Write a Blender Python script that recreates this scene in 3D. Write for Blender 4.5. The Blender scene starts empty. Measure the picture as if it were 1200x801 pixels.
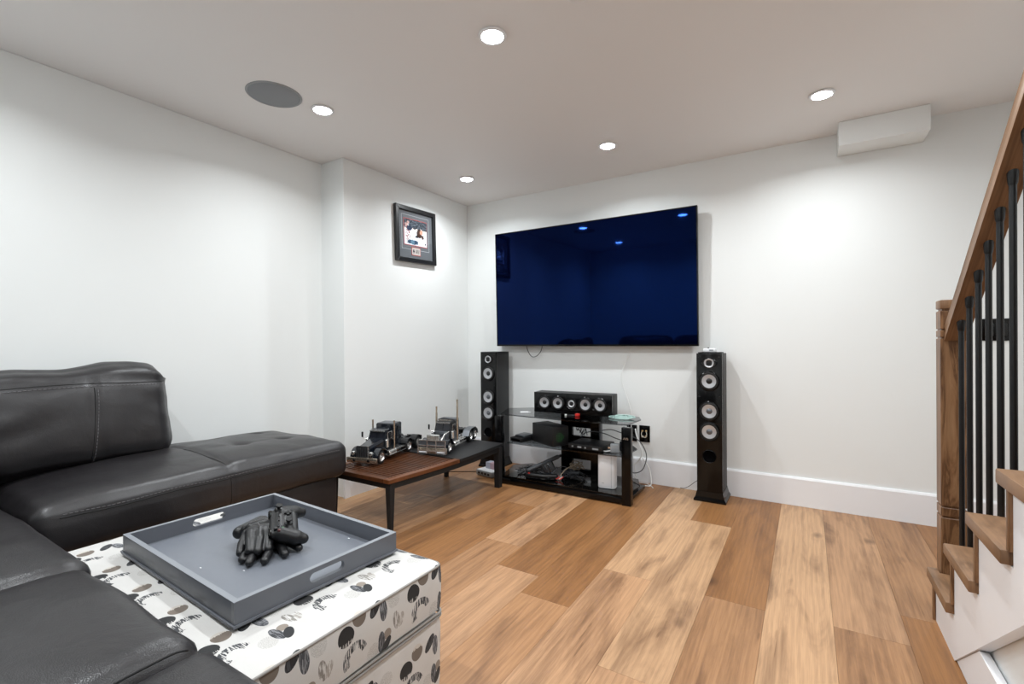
import bpy, bmesh, math, random
from mathutils import Vector, Matrix, noise
R_ = math.radians
random.seed(7)
SC = bpy.context.scene
COL = SC.collection
PI = math.pi

# ------------------------------------------------------------------ camera
cam_d = bpy.data.cameras.new('camera'); cam = bpy.data.objects.new('camera', cam_d); COL.objects.link(cam)
SC.camera = cam
cam_d.sensor_fit = 'HORIZONTAL'; cam_d.sensor_width = 36.0
cam_d.lens = 557.198 * 36.0 / 1200.0
cam_d.clip_start = 0.02; cam_d.clip_end = 60
YAW, PITCH, ROLL = 0.5546, -0.0018, -0.0061
_cy, _sy = math.cos(YAW), math.sin(YAW)
_f = Vector((-_sy*math.cos(PITCH), _cy*math.cos(PITCH), math.sin(PITCH)))
_r = Vector((_cy, _sy, 0)); _u = _r.cross(_f)
_c, _s = math.cos(ROLL), math.sin(ROLL)
_r, _u = _c*_r + _s*_u, -_s*_r + _c*_u
M = Matrix.Identity(4)
for i in range(3):
    M[i][0] = _r[i]; M[i][1] = _u[i]; M[i][2] = -_f[i]
M.translation = Vector((2.7141, -3.5936, 1.0754))
cam.matrix_world = M

# ------------------------------------------------------------------ world, exposure
H = 2.35
world = bpy.data.worlds.new('world'); SC.world = world; world.use_nodes = True
world.node_tree.nodes['Background'].inputs[0].default_value = (0.8, 0.85, 0.9, 1)
world.node_tree.nodes['Background'].inputs[1].default_value = 0.05
SC.view_settings.view_transform = 'Standard'; SC.view_settings.look = 'None'
SC.view_settings.gamma = 1.0; SC.view_settings.use_curve_mapping = False
SC.view_settings.exposure = 0.0
LAMP_W = 9.0          # watts of each ceiling downlight
LAMP_COL = (0.93, 0.975, 1.0)

# ------------------------------------------------------------------ material helpers
def lin(c):
    if isinstance(c, str):
        c = c.lstrip('#'); c = [int(c[i:i+2], 16)/255 for i in (0, 2, 4)]
    return tuple(x/12.92 if x <= 0.04045 else ((x+0.055)/1.055)**2.4 for x in c) + (1.0,)

class NT:
    def __init__(s, name):
        s.m = bpy.data.materials.new(name); s.m.use_nodes = True
        s.t = s.m.node_tree; s.b = s.t.nodes['Principled BSDF']
    def n(s, typ, **kw):
        nd = s.t.nodes.new(typ)
        for k, v in kw.items():
            if k.startswith('i'):
                key = k[1:]; key = int(key) if key.isdigit() else key
                if hasattr(v, 'is_output') and v.is_output: s.t.links.new(v, nd.inputs[key])
                else: nd.inputs[key].default_value = v
            else: setattr(nd, k, v)
        return nd
    def link(s, a, b): s.t.links.new(a, b)
    def math(s, op, a, b=None, c=None, clamp=False):
        nd = s.t.nodes.new('ShaderNodeMath'); nd.operation = op; nd.use_clamp = clamp
        for i, v in enumerate((a, b, c)):
            if v is None: continue
            if hasattr(v, 'is_output'): s.t.links.new(v, nd.inputs[i])
            else: nd.inputs[i].default_value = v
        return nd.outputs[0]
    def mix(s, fac, a, b):
        nd = s.t.nodes.new('ShaderNodeMix'); nd.data_type = 'RGBA'
        for i, v in ((0, fac), (6, a), (7, b)):
            if hasattr(v, 'is_output'): s.t.links.new(v, nd.inputs[i])
            else: nd.inputs[i].default_value = v
        return nd.outputs[2]
    def ramp(s, v, stops):
        nd = s.t.nodes.new('ShaderNodeValToRGB'); e = nd.color_ramp.elements
        while len(e) < len(stops): e.new(0.5)
        for k, (p, c) in enumerate(stops):
            e[k].position = p; e[k].color = c if len(c) == 4 else (*c, 1)
        s.t.links.new(v, nd.inputs[0]); return nd.outputs[0]
    def bump(s, h, strength=0.2, dist=0.002):
        nd = s.n('ShaderNodeBump'); nd.inputs['Strength'].default_value = strength
        nd.inputs['Distance'].default_value = dist
        s.t.links.new(h, nd.inputs['Height']); s.t.links.new(nd.outputs[0], s.b.inputs['Normal'])
    def coord(s, scale=(1, 1, 1), kind='Object', rand=False):
        tc = s.n('ShaderNodeTexCoord'); mp = s.n('ShaderNodeMapping')
        mp.inputs['Scale'].default_value = scale
        src = tc.outputs[kind]
        if rand:
            oi = s.n('ShaderNodeObjectInfo')
            cx = s.n('ShaderNodeCombineXYZ', iX=s.math('MULTIPLY', oi.outputs['Random'], 37.0), iY=s.math('MULTIPLY', oi.outputs['Random'], 91.0), iZ=s.math('MULTIPLY', oi.outputs['Random'], 13.0))
            va = s.n('ShaderNodeVectorMath', operation='ADD'); s.link(src, va.inputs[0]); s.link(cx.outputs[0], va.inputs[1]); src = va.outputs[0]
        s.link(src, mp.inputs[0]); return mp.outputs[0]
    def noise(s, vec, scale=1.0, detail=4, rough=0.55, dist=0.0):
        nd = s.n('ShaderNodeTexNoise'); s.link(vec, nd.inputs['Vector'])
        nd.inputs['Scale'].default_value = scale; nd.inputs['Detail'].default_value = detail
        nd.inputs['Roughness'].default_value = rough; nd.inputs['Distortion'].default_value = dist
        return nd.outputs[0]

def simple(name, col, rough=0.5, metal=0.0, spec=0.5, bump=0, bscale=200, coat=0, emit=None, estr=0):
    t = NT(name); b = t.b
    b.inputs['Base Color'].default_value = lin(col); b.inputs['Roughness'].default_value = rough
    b.inputs['Metallic'].default_value = metal; b.inputs['Specular IOR Level'].default_value = spec
    if coat: b.inputs['Coat Weight'].default_value = coat; b.inputs['Coat Roughness'].default_value = 0.06
    v = t.noise(t.coord(), bscale*0.25, 3)
    t.link(t.math('ADD', t.math('MULTIPLY', v, 0.08), rough-0.04), b.inputs['Roughness'])
    if bump: t.bump(t.noise(t.coord(), bscale, 3), bump, 0.001)
    if emit: b.inputs['Emission Color'].default_value = lin(emit); b.inputs['Emission Strength'].default_value = estr
    return t.m

MAT = {}
def wall_mat(name, col):
    t = NT(name); n = t.noise(t.coord(), 1.3, 2)
    t.link(t.mix(n, lin(col), tuple(x*0.985 for x in lin(col)[:3])+(1,)), t.b.inputs['Base Color'])
    t.b.inputs['Roughness'].default_value = 0.62; t.b.inputs['Specular IOR Level'].default_value = 0.3
    t.bump(t.noise(t.coord(), 260, 3), 0.05, 0.001); return t.m
MAT['wall'] = wall_mat('wall_paint', '#ebedec')
MAT['ceiling'] = wall_mat('ceiling_paint', '#f1efee')
MAT['trim'] = simple('white_trim_paint', '#f0f1f4', 0.35)
MAT['white'] = simple('white_plastic', '#e9eaec', 0.4)
MAT['grey_plastic'] = simple('grey_plastic', '#9a9da0', 0.45)
MAT['black'] = simple('black_plastic', '#0d0d0f', 0.42)
MAT['black_matte'] = simple('black_matte', '#101012', 0.7)
MAT['gloss_black'] = simple('gloss_black_lacquer', '#050506', 0.16, spec=0.32)
MAT['black_ash'] = simple('black_vinyl', '#141416', 0.5, bump=0.1, bscale=300)
MAT['rubber'] = simple('black_rubber', '#0b0b0c', 0.6)
MAT['iron'] = simple('black_iron', '#0e0f11', 0.38, bump=0.05)
MAT['chrome'] = simple('chrome', '#efeeec', 0.2, metal=0.9)
MAT['chrome_warm'] = simple('warm_chrome', '#c9bcab', 0.24, metal=0.9)
MAT['silver'] = simple('silver_cone', '#c3c5c9', 0.33, metal=0.6)
MAT['silver_dark'] = simple('dark_silver', '#6d7075', 0.35, metal=0.7)
MAT['glass_dark'] = simple('tinted_window', '#1c1d24', 0.08)
MAT['navy_lacquer'] = simple('navy_black_lacquer', '#10151d', 0.15, coat=0.5)
MAT['grille_grey'] = simple('speaker_mesh', '#8d9195', 0.7, bump=0.3, bscale=900)
MAT['tray'] = simple('grey_tray_paint', '#5d6067', 0.36, bump=0.05)
MAT['tray_floor'] = simple('grey_tray_floor', '#6f737b', 0.34, bump=0.03)
MAT['tray_rim'] = simple('light_grey_rim', '#85898f', 0.4)  # top edge in a lighter grey than the walls
MAT['red'] = simple('red_plastic', '#c8271f', 0.4)
MAT['teal'] = simple('pale_teal_plastic', '#a9c6bf', 0.3)
MAT['gold'] = simple('brass_contact', '#c9a878', 0.35, metal=0.8)
MAT['ivory'] = simple('ivory_cable', '#d9d4c6', 0.45)
MAT['beige'] = simple('beige_cable', '#a2917c', 0.5)
MAT['cable_black'] = simple('black_cable', '#131316', 0.5)
MAT['cable_grey'] = simple('grey_cable', '#4a4d52', 0.5)
MAT['cable_white'] = simple('white_cable', '#e4e4e2', 0.45)
MAT['lens'] = simple('lit_led_lens', '#ffffff', 0.5, emit='#f4fbff', estr=80.0)
MAT['green_led'] = simple('green_led', '#0b3012', 0.5, emit='#1fae3c', estr=0.28)
MAT['green_mark'] = simple('green_button', '#2c9e4a', 0.4)
MAT['green_dim'] = simple('dim_green_button', '#1d4a2c', 0.4)
MAT['red_dim'] = simple('dim_red_button', '#4a1d1c', 0.4)
MAT['void'] = simple('port_shade_black', '#020203', 0.9, spec=0.05)  # near-black that paints in the shade of the hollow port
MAT['pink_box'] = simple('pink_print', '#b79ca6', 0.5)
MAT['lav_box'] = simple('lavender_print', '#b9bccb', 0.5)
MAT['mat_grey'] = simple('mat_board_grey', '#62666b', 0.8)
MAT['mat_dark'] = simple('mat_board_dark', '#3b3e46', 0.8)
MAT['mat_line'] = simple('mat_line', '#b9bdc1', 0.7)
MAT['red_mat'] = simple('red_mat_line', '#a4403f', 0.7)
MAT['frame_black'] = simple('picture_frame_black', '#17181b', 0.35, coat=0.2)

def leather(name, col, rough=0.42):
    t = NT(name); co = t.coord()
    n = t.noise(co, 2.2, 4)
    t.link(t.mix(n, lin(col), tuple(x*1.35 for x in lin(col)[:3])+(1,)), t.b.inputs['Base Color'])
    t.link(t.math('ADD', t.math('MULTIPLY', t.noise(co, 6, 3), 0.16), rough-0.08), t.b.inputs['Roughness'])
    t.b.inputs['Specular IOR Level'].default_value = 0.55
    v = t.n('ShaderNodeTexVoronoi'); t.link(co, v.inputs['Vector']); v.inputs['Scale'].default_value = 420
    h = t.math('ADD', t.math('MULTIPLY', v.outputs['Distance'], 0.5), t.math('MULTIPLY', t.noise(co, 30, 4), 1.4))
    h = t.math('ADD', h, t.math('MULTIPLY', t.noise(co, 9, 4, .5, 1.8), 3.2)); t.bump(h, 0.2, 0.0026); return t.m
MAT['leather'] = leather('dark_leather', '#1d1b1d', .35)
MAT['glove'] = leather('black_glove_leather', '#111113', 0.36)
MAT['stitch'] = simple('leather_stitching', '#6d6a6c', 0.6)
MAT['stitch_dark'] = simple('dark_stitching', '#0c0b0c', 0.7)

def tinted_glass():
    t = NT('smoked_glass'); nt = t.t; nt.nodes.remove(t.b)
    out = [n for n in nt.nodes if n.type == 'OUTPUT_MATERIAL'][0]
    tr = t.n('ShaderNodeBsdfTransparent'); tr.inputs[0].default_value = (0.45, 0.46, 0.47, 1)
    gl = t.n('ShaderNodeBsdfGlossy'); gl.inputs['Roughness'].default_value = 0.03; gl.inputs[0].default_value = (0.9, 0.9, 0.9, 1)
    fr = t.n('ShaderNodeFresnel'); fr.inputs[0].default_value = 1.62
    mx = t.n('ShaderNodeMixShader'); ge = t.n('ShaderNodeNewGeometry'); t.link(t.math('MULTIPLY', fr.outputs[0], t.math('SUBTRACT', 1.0, ge.outputs['Backfacing'])), mx.inputs[0]); t.link(tr.outputs[0], mx.inputs[1]); t.link(gl.outputs[0], mx.inputs[2])
    t.link(mx.outputs[0], out.inputs[0]); return t.m
MAT['glass'] = tinted_glass()

def screen():
    t = NT('glossy_blue_black_screen'); b = t.b
    b.inputs['Base Color'].default_value = (0.0004, 0.0008, 0.006, 1); b.inputs['Roughness'].default_value = 0.035
    b.inputs['IOR'].default_value = 1.55
    b.inputs['Specular Tint'].default_value = (0.05, 0.19, 1.0, 1)
    return t.m
MAT['screen'] = screen()

def plank_wood(name, stretch=(1, 1, 1), dark='#59371f', base=None, rough=0.42):
    """wood running along local Y; tone from the object colour unless base is given"""
    t = NT(name); co = t.coord(stretch, rand=True)
    def sc(x, y, z=1):
        mp = t.n('ShaderNodeMapping'); mp.inputs['Scale'].default_value = (x, y, z); t.link(co, mp.inputs[0]); return mp.outputs[0]
    if base is None:
        tone = t.n('ShaderNodeObjectInfo').outputs['Color']
    else:
        rgb = t.n('ShaderNodeRGB'); rgb.outputs[0].default_value = lin(base); tone = rgb.outputs[0]
    big = t.noise(sc(7, 1.3), 1, 5, 0.6, 1.2)
    mid = t.noise(sc(26, 1.5), 1, 6, 0.62, 0.7)
    fine = t.noise(sc(240, 6), 1, 4, 0.6, 0.3)
    crk = t.noise(sc(75, 3.2), 1, 3, 0.5, 0.5)
    wv = t.n('ShaderNodeTexWave', wave_type='BANDS', bands_direction='X'); t.link(sc(9, 0.9), wv.inputs['Vector'])
    wv.inputs['Scale'].default_value = 1.6; wv.inputs['Distortion'].default_value = 9; wv.inputs['Detail'].default_value = 3; wv.inputs['Detail Scale'].default_value = 1.2
    kn = t.n('ShaderNodeTexVoronoi'); t.link(sc(3.3, 1.9), kn.inputs['Vector']); kn.inputs['Scale'].default_value = 1.0
    knot = t.ramp(t.math('ADD', kn.outputs['Distance'], t.math('MULTIPLY', mid, 0.10)), [(0.075, (1, 1, 1)), (0.16, (0, 0, 0))])
    streak = t.ramp(t.math('ADD', t.math('MULTIPLY', big, 0.6), t.math('MULTIPLY', mid, 0.4)), [(0.47, (0, 0, 0)), (0.66, (1, 1, 1))])
    grain = t.ramp(t.math('ADD', t.math('MULTIPLY', fine, 0.65), t.math('MULTIPLY', wv.outputs['Fac'], 0.12)), [(0.26, (0.80, 0.78, 0.76)), (0.50, (1.03, 1.03, 1.03))])
    dk = t.mix(0.68, tone, lin(dark))
    c = t.mix(streak, tone, dk)
    crm = t.math('MULTIPLY', t.ramp(crk, [(0.66, (0, 0, 0)), (0.72, (1, 1, 1))]), t.ramp(big, [(0.48, (0, 0, 0)), (0.60, (1, 1, 1))]))
    c = t.mix(t.math('MULTIPLY', crm, 0.55), c, lin('#5d3a20'))
    c = t.mix(t.math('MULTIPLY', knot, 0.75), c, lin('#4a2e1a'))
    mu = t.n('ShaderNodeMix', data_type='RGBA', blend_type='MULTIPLY'); mu.inputs[0].default_value = 1.0
    t.link(c, mu.inputs[6]); t.link(grain, mu.inputs[7])
    t.link(mu.outputs[2], t.b.inputs['Base Color'])
    t.link(t.math('ADD', t.math('MULTIPLY', fine, 0.14), rough-0.07), t.b.inputs['Roughness'])
    t.b.inputs['Specular IOR Level'].default_value = 0.4
    t.bump(t.math('ADD', t.math('MULTIPLY', fine, 0.6), t.math('MULTIPLY', mid, 0.5)), 0.14, 0.0015)
    return t.m
MAT['plank'] = plank_wood('floor_plank_oak')
MAT['oak_y'] = plank_wood('stair_oak_tread', (2.2, 1.2, 1), '#4a3424', '#8f6d50')
MAT['oak_x'] = plank_wood('stair_oak_cross', (1.2, 2.2, 1), '#4a3424', '#8f6d50')
def oak_vertical():
    t = NT('stair_oak_post'); tc = t.n('ShaderNodeTexCoord')
    mp = t.n('ShaderNodeMapping'); mp.inputs['Scale'].default_value = (26, 26, 2.0); t.link(tc.outputs['Object'], mp.inputs[0])
    n1 = t.noise(mp.outputs[0], 1, 5, 0.6, 1.6)
    mp2 = t.n('ShaderNodeMapping'); mp2.inputs['Scale'].default_value = (240, 240, 9); t.link(tc.outputs['Object'], mp2.inputs[0])
    n2 = t.noise(mp2.outputs[0], 1, 3)
    c = t.ramp(n1, [(0.30, lin('#a88361')), (0.46, lin('#8b6646')), (0.54, lin('#573a25')), (0.60, lin('#8f6a49')), (0.72, lin('#5f4029'))])
    c2 = t.mix(t.math('MULTIPLY', n2, 0.35), c, lin('#5a3b22'))
    t.link(c2, t.b.inputs['Base Color']); t.b.inputs['Roughness'].default_value = 0.4
    t.bump(n2, 0.1, 0.001); return t.m
MAT['oak_z'] = oak_vertical()
MAT['walnut'] = plank_wood('walnut_slat_wood', (.25, 3, 1), '#1e0e07', '#553019', 0.36)
MAT['walnut_edge'] = plank_wood('walnut_edge_wood', (3, 1, 1), '#341a0c', '#6f4123', 0.36)

# printed upholstery: a tile of ovals, arcs and striped leaves, repeated like the woven print
def ottoman_print():
    t = NT('oval_print_fabric'); uvn = t.n('ShaderNodeUVMap'); sx = t.n('ShaderNodeSeparateXYZ'); t.link(uvn.outputs[0], sx.inputs[0])
    U, V = sx.outputs[0], sx.outputs[1]
    W_, H_ = 0.227, 0.2
    rag = t.noise(uvn.outputs[0], 90, 3)
    nmp = t.n('ShaderNodeMapping'); nmp.inputs['Scale'].default_value = (340, 34, 1); t.link(uvn.outputs[0], nmp.inputs[0])
    vs = t.noise(nmp.outputs[0], 1, 2)          # vertical stripes
    nmp2 = t.n('ShaderNodeMapping'); nmp2.inputs['Scale'].default_value = (700, 700, 1); t.link(uvn.outputs[0], nmp2.inputs[0])
    dots = t.noise(nmp2.outputs[0], 1, 1)
    base = t.mix(t.noise(uvn.outputs[0], 12, 3), lin('#cfcdca'), lin('#bebbb7'))
    thr = t.n('ShaderNodeMapping'); thr.inputs['Scale'].default_value = (900, 60, 1); t.link(uvn.outputs[0], thr.inputs[0])
    base = t.mix(t.math('MULTIPLY', t.noise(thr.outputs[0], 1, 2), 0.35), base, lin('#dfdedb'))
    def wrap(a, c, w):
        d = t.math('SUBTRACT', a, c); return t.math('WRAP', d, w/2, -w/2)
    def ell(cx, cy, rx, ry, ang):
        du, dv = wrap(U, cx, W_), wrap(V, cy, H_)
        ca, sa = math.cos(ang), math.sin(ang)
        a = t.math('ADD', t.math('MULTIPLY', du, ca/rx), t.math('MULTIPLY', dv, sa/rx))
        b = t.math('ADD', t.math('MULTIPLY', du, -sa/ry), t.math('MULTIPLY', dv, ca/ry))
        d = t.math('SQRT', t.math('ADD', t.math('MULTIPLY', a, a), t.math('MULTIPLY', b, b)))
        return d, a, b
    c = base
    def put(mask, col, op=1.0):
        nonlocal c
        c = t.mix(t.math('MULTIPLY', mask, op), c, lin(col))
    def less(d, v=1.0):
        return t.math('LESS_THAN', d, v)
    def gt(d, v): return t.math('GREATER_THAN', d, v)
    def mul(a, b): return t.math('MULTIPLY', a, b)
    stripe = gt(vs, 0.47)
    # dotted pale disc, pale fan
    d, a, b = ell(0.155, 0.130, 0.021, 0.021, 0); put(mul(less(d), gt(dots, 0.55)), '#8f8b86', .8)
    d, a, b = ell(0.085, 0.030, 0.020, 0.022, 0); put(mul(less(d), gt(dots, 0.55)), '#8f8b86', .8)
    d, a, b = ell(0.163, 0.072, 0.011, 0.025, 0.15); put(mul(less(d), stripe), '#87827c')
    d, a, b = ell(0.180, 0.066, 0.009, 0.019, -0.3); put(mul(less(d), stripe), '#a39d96')
    # taupe ball with ragged top
    d, a, b = ell(0.042, 0.140, 0.021, 0.022, 0)
    rg = t.math('LESS_THAN', t.math('ADD', b, t.math('MULTIPLY', vs, 0.9)), 0.95)
    put(less(d), '#c6bfb6'); put(mul(less(d), rg), '#6f645a')
    # small taupe ball
    d, a, b = ell(0.132, 0.052, 0.013, 0.013, 0); put(less(d), '#8b8075')
    # black ball
    d, a, b = ell(0.0, 0.112, 0.0235, 0.0235, 0)
    rg = t.math('GREATER_THAN', t.math('ADD', b, t.math('MULTIPLY', vs, 0.8)), -0.22)
    put(mul(less(d), t.math('MAXIMUM', rg, stripe)), '#141517')
    # comb-like arc
    d, a, b = ell(0.028, 0.050, 0.037, 0.038, 0)
    m = mul(mul(less(d), gt(d, 0.50)), mul(gt(t.math('SUBTRACT', b, t.math('MULTIPLY', a, 0.5)), -0.15), stripe)); put(m, '#34363a')
    # leaf pairs
    d, a, b = ell(0.093, 0.138, 0.013, 0.026, -0.7); put(less(d), '#3a3c40'); put(mul(less(d), stripe), '#15161a')
    d, a, b = ell(0.118, 0.120, 0.0125, 0.029, 0.05); put(less(d), '#85868a'); put(mul(less(d), stripe), '#3c3e43')
    d, a, b = ell(0.112, 0.040, 0.0115, 0.028, 0.05); put(less(d), '#7d7e82'); put(mul(less(d), stripe), '#2b2d31')
    d, a, b = ell(0.130, 0.024, 0.0115, 0.022, -0.55); put(less(d), '#17181b')
    t.link(c, t.b.inputs['Base Color']); t.b.inputs['Roughness'].default_value = 0.75
    t.b.inputs['Sheen Weight'].default_value = 0.15
    t.bump(t.noise(thr.outputs[0], 1.0, 2), 0.15, 0.001); return t.m
MAT['ottoman'] = ottoman_print()
MAT['piping'] = simple('ottoman_piping', '#8f8b86', 0.6)

def attr_mat(name):
    t = NT(name); a = t.n('ShaderNodeVertexColor'); a.layer_name = 'print'
    t.link(a.outputs[0], t.b.inputs['Base Color']); t.b.inputs['Roughness'].default_value = 0.25; return t.m
MAT['print'] = attr_mat('photo_print')

# ------------------------------------------------------------------ object helpers
def tag(o, label=None, cat=None, group=None, kind=None):
    if label: o['label'] = label
    if cat: o['category'] = cat
    if group: o['group'] = group
    if kind: o['kind'] = kind
    return o
WM = {}            # world matrices of roots, so parts can be modelled in world coordinates
def empty(name, loc, rz=0, label=None, cat=None, group=None, rx=0):
    o = bpy.data.objects.new(name, None); COL.objects.link(o)
    o.location = loc; o.rotation_euler = (rx, 0, rz); o.empty_display_size = 0.05
    m = Matrix.Translation(loc) @ Matrix.Rotation(rz, 4, 'Z') @ Matrix.Rotation(rx, 4, 'X')
    WM[o] = m
    return tag(o, label, cat, group)

class MB:
    def __init__(s): s.bm = bmesh.new()
    def box(s, x0, x1, y0, y1, z0, z1, bev=0, seg=2, m=None):
        b = bmesh.new(); bmesh.ops.create_cube(b, size=1)
        for v in b.verts:
            v.co = Vector((x0+(v.co.x+.5)*(x1-x0), y0+(v.co.y+.5)*(y1-y0), z0+(v.co.z+.5)*(z1-z0)))
        if bev: bmesh.ops.bevel(b, geom=b.edges[:], offset=bev, segments=seg, profile=.5, affect='EDGES')
        s._add(b, m); return s
    def _add(s, b, m=None):
        if m is not None: bmesh.ops.transform(b, matrix=m, verts=b.verts[:])
        me = bpy.data.meshes.new('tmp'); b.to_mesh(me); b.free(); s.bm.from_mesh(me); bpy.data.meshes.remove(me)
    def prism(s, poly, axis, a, b_, bev=0, m=None, seg=2):
        """poly in the two remaining axes (in order), extruded along axis from a to b_"""
        b = bmesh.new()
        def P(p, t): 
            return {'x': (t, p[0], p[1]), 'y': (p[0], t, p[1]), 'z': (p[0], p[1], t)}[axis]
        v0 = [b.verts.new(P(p, a)) for p in poly]; v1 = [b.verts.new(P(p, b_)) for p in poly]
        n = len(poly); b.faces.new(v0); b.faces.new(v1[::-1])
        for i in range(n): b.faces.new((v0[i], v1[i], v1[(i+1) % n], v0[(i+1) % n]))
        bmesh.ops.recalc_face_normals(b, faces=b.faces[:])
        if bev: bmesh.ops.bevel(b, geom=b.edges[:], offset=bev, segments=seg, profile=.5, affect='EDGES')
        s._add(b, m); return s
    def lathe(s, prof, center=(0, 0, 0), axis='z', seg=24, sy=1.0, m=None):
        """prof: (r, t) pairs; axis 'z' up, '-y' towards the viewer, 'x'"""
        b = bmesh.new(); rings = []
        for r, t in prof:
            if r < 1e-6: rings.append([b.verts.new((0, 0, t))])
            else: rings.append([b.verts.new((r*math.cos(2*PI*i/seg), r*sy*math.sin(2*PI*i/seg), t)) for i in range(seg)])
        for A, B in zip(rings, rings[1:]):
            for i in range(seg):
                j = (i+1) % seg
                if len(A) == 1 and len(B) == 1: continue
                if len(A) == 1: b.faces.new((A[0], B[j], B[i]))
                elif len(B) == 1: b.faces.new((A[i], A[j], B[0]))
                else: b.faces.new((A[i], A[j], B[j], B[i]))
        bmesh.ops.recalc_face_normals(b, faces=b.faces[:])
        rot = {'z': Matrix.Identity(4), '-y': Matrix.Rotation(PI/2, 4, 'X'), 'x': Matrix.Rotation(PI/2, 4, 'Y'), 'y': Matrix.Rotation(-PI/2, 4, 'X')}[axis]
        mm = Matrix.Translation(center) @ rot
        if m is not None: mm = m @ mm
        s._add(b, mm); return s
    def tube(s, pts, r, seg=8, closed=False, smooth=0, m=None):
        pts = [Vector(p) for p in pts]
        if smooth: pts = catmull(pts, smooth, closed)
        rr = r if isinstance(r, (list, tuple)) else None
        b = bmesh.new(); rings = []; n = len(pts); up = None
        for i, p in enumerate(pts):
            if closed: d = (pts[(i+1) % n]-pts[i-1])
            else: d = pts[min(i+1, n-1)]-pts[max(i-1, 0)]
            if d.length < 1e-9: d = Vector((0, 0, 1))
            d.normalize()
            if up is None:
                up = Vector((0, 0, 1)) if abs(d.z) < .9 else Vector((1, 0, 0))
            side = d.cross(up); 
            if side.length < 1e-6: side = d.orthogonal()
            side.normalize(); up = side.cross(d).normalized()
            q = r
            if rr: q = rr[min(int(i*(len(rr)-1)/(n-1)+1e-6), len(rr)-1)] if not smooth else lerp_list(rr, i/(n-1))
            rings.append([b.verts.new(p+side*q*math.cos(2*PI*k/seg)+up*q*math.sin(2*PI*k/seg)) for k in range(seg)])
        L = n if closed else n-1
        for i in range(L):
            A, B = rings[i], rings[(i+1) % n]
            for k in range(seg): b.faces.new((A[k], A[(k+1) % seg], B[(k+1) % seg], B[k]))
        if not closed:
            b.faces.new(rings[0][::-1]); b.faces.new(rings[-1])
        bmesh.ops.recalc_face_normals(b, faces=b.faces[:])
        s._add(b, m); return s
    def ball(s, c, r, m=None, sub=2):
        b = bmesh.new(); bmesh.ops.create_icosphere(b, subdivisions=sub, radius=1)
        rr = (r, r, r) if not isinstance(r, (list, tuple)) else r
        for v in b.verts: v.co = Vector((c[0]+v.co.x*rr[0], c[1]+v.co.y*rr[1], c[2]+v.co.z*rr[2]))
        s._add(b, m); return s
    def capsule(s, a, b_, ra, rb, seg=14):
        a, b_ = Vector(a), Vector(b_); d = (b_-a); L = d.length; q = d.to_track_quat('Z', 'Y').to_matrix().to_4x4()
        prof = [(0, -ra)] + [(ra*math.cos(t), ra*math.sin(t)) for t in [(-PI/2)*(1-k/4) for k in range(1, 4)]] + [(ra, 0), (rb, L)] + [(rb*math.cos(t), L+rb*math.sin(t)) for t in [(PI/2)*k/4 for k in range(1, 4)]] + [(0, L+rb)]
        return s.lathe(prof, m=Matrix.Translation(a) @ q, seg=seg)
    def build(s, name, mat, parent=None, smooth=30, local=False, **tags):
        me = bpy.data.meshes.new(name)
        if parent is not None and not local:
            p = parent
            while p.parent is not None: p = p.parent
            if p in WM: bmesh.ops.transform(s.bm, matrix=WM[p].inverted(), verts=s.bm.verts[:])
        s.bm.to_mesh(me); s.bm.free()
        me.materials.append(mat)
        if smooth:
            for p in me.polygons: p.use_smooth = True
            me.set_sharp_from_angle(angle=R_(smooth))
        o = bpy.data.objects.new(name, me); COL.objects.link(o)
        if parent is not None: o.parent = parent
        tag(o, **tags); return o
def lerp_list(rr, t):
    x = t*(len(rr)-1); i = min(int(x), len(rr)-2); f = x-i; return rr[i]*(1-f)+rr[i+1]*f
def catmull(pts, k, closed=False):
    out = []; n = len(pts)
    rng = range(n if closed else n-1)
    for i in rng:
        if closed: p0, p1, p2, p3 = pts[i-1], pts[i], pts[(i+1) % n], pts[(i+2) % n]
        else: p0, p1, p2, p3 = pts[max(i-1, 0)], pts[i], pts[i+1], pts[min(i+2, n-1)]
        for j in range(k):
            t = j/k
            out.append(.5*((2*p1)+(p2-p0)*t+(2*p0-5*p1+4*p2-p3)*t*t+(3*p1-p0-3*p2+p3)*t**3))
    if not closed: out.append(pts[-1])
    return out
def children(o, allo): return [c for c in allo if c.parent == o]
def copy_tree(o, parent=None, allo=None):
    if allo is None: allo = list(COL.objects)
    c = o.copy(); COL.objects.link(c); c.parent = parent
    for ch in children(o, allo): copy_tree(ch, c, allo)
    return c

# ------------------------------------------------------------------ setting
XL, XR, YR = -0.237, 4.10, -3.90       # outer left wall, right wall, rear wall
JY = -1.412                             # where the left wall steps in
def struct(name, mb, mat, parent=None, smooth=0):
    o = mb.build(name, mat, parent, smooth=smooth)
    o['kind'] = 'structure'; return o
floor = struct('floor', MB().box(XL-.1, XR+.1, YR-.1, .1, -.08, -.006), MAT['black_matte'])
struct('ceiling', MB().box(XL-.1, XR+.1, YR-.1, .1, H, H+.08), MAT['ceiling'])
struct('wall_back', MB().box(XL-.1, XR+.1, 0, .1, -.006, H), MAT['wall'])
struct('wall_left', MB().prism([(XL-.1, YR), (XL, YR), (XL, JY), (0, JY), (0, 0), (XL-.1, 0)], 'z', -.006, H, bev=0.004), MAT['wall'])
struct('wall_right', MB().box(XR, XR+.1, YR-.1, 0, -.006, H), MAT['wall'])
struct('wall_front', MB().box(XL-.1, XR, YR-.1, YR, -.006, H), MAT['wall'])
def bb_prof(h, d): return [(0, 0), (d, 0), (d, h-.012), (d-.006, h), (0, h)]
struct('baseboard_back', MB().prism([(-p[0], p[1]) for p in bb_prof(.184, .015)], 'x', 0.015, XR), MAT['trim'])
struct('baseboard_left', MB().prism([(p[0], p[1]) for p in bb_prof(.184, .015)], 'y', JY-.015, 0), MAT['trim'])
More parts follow.
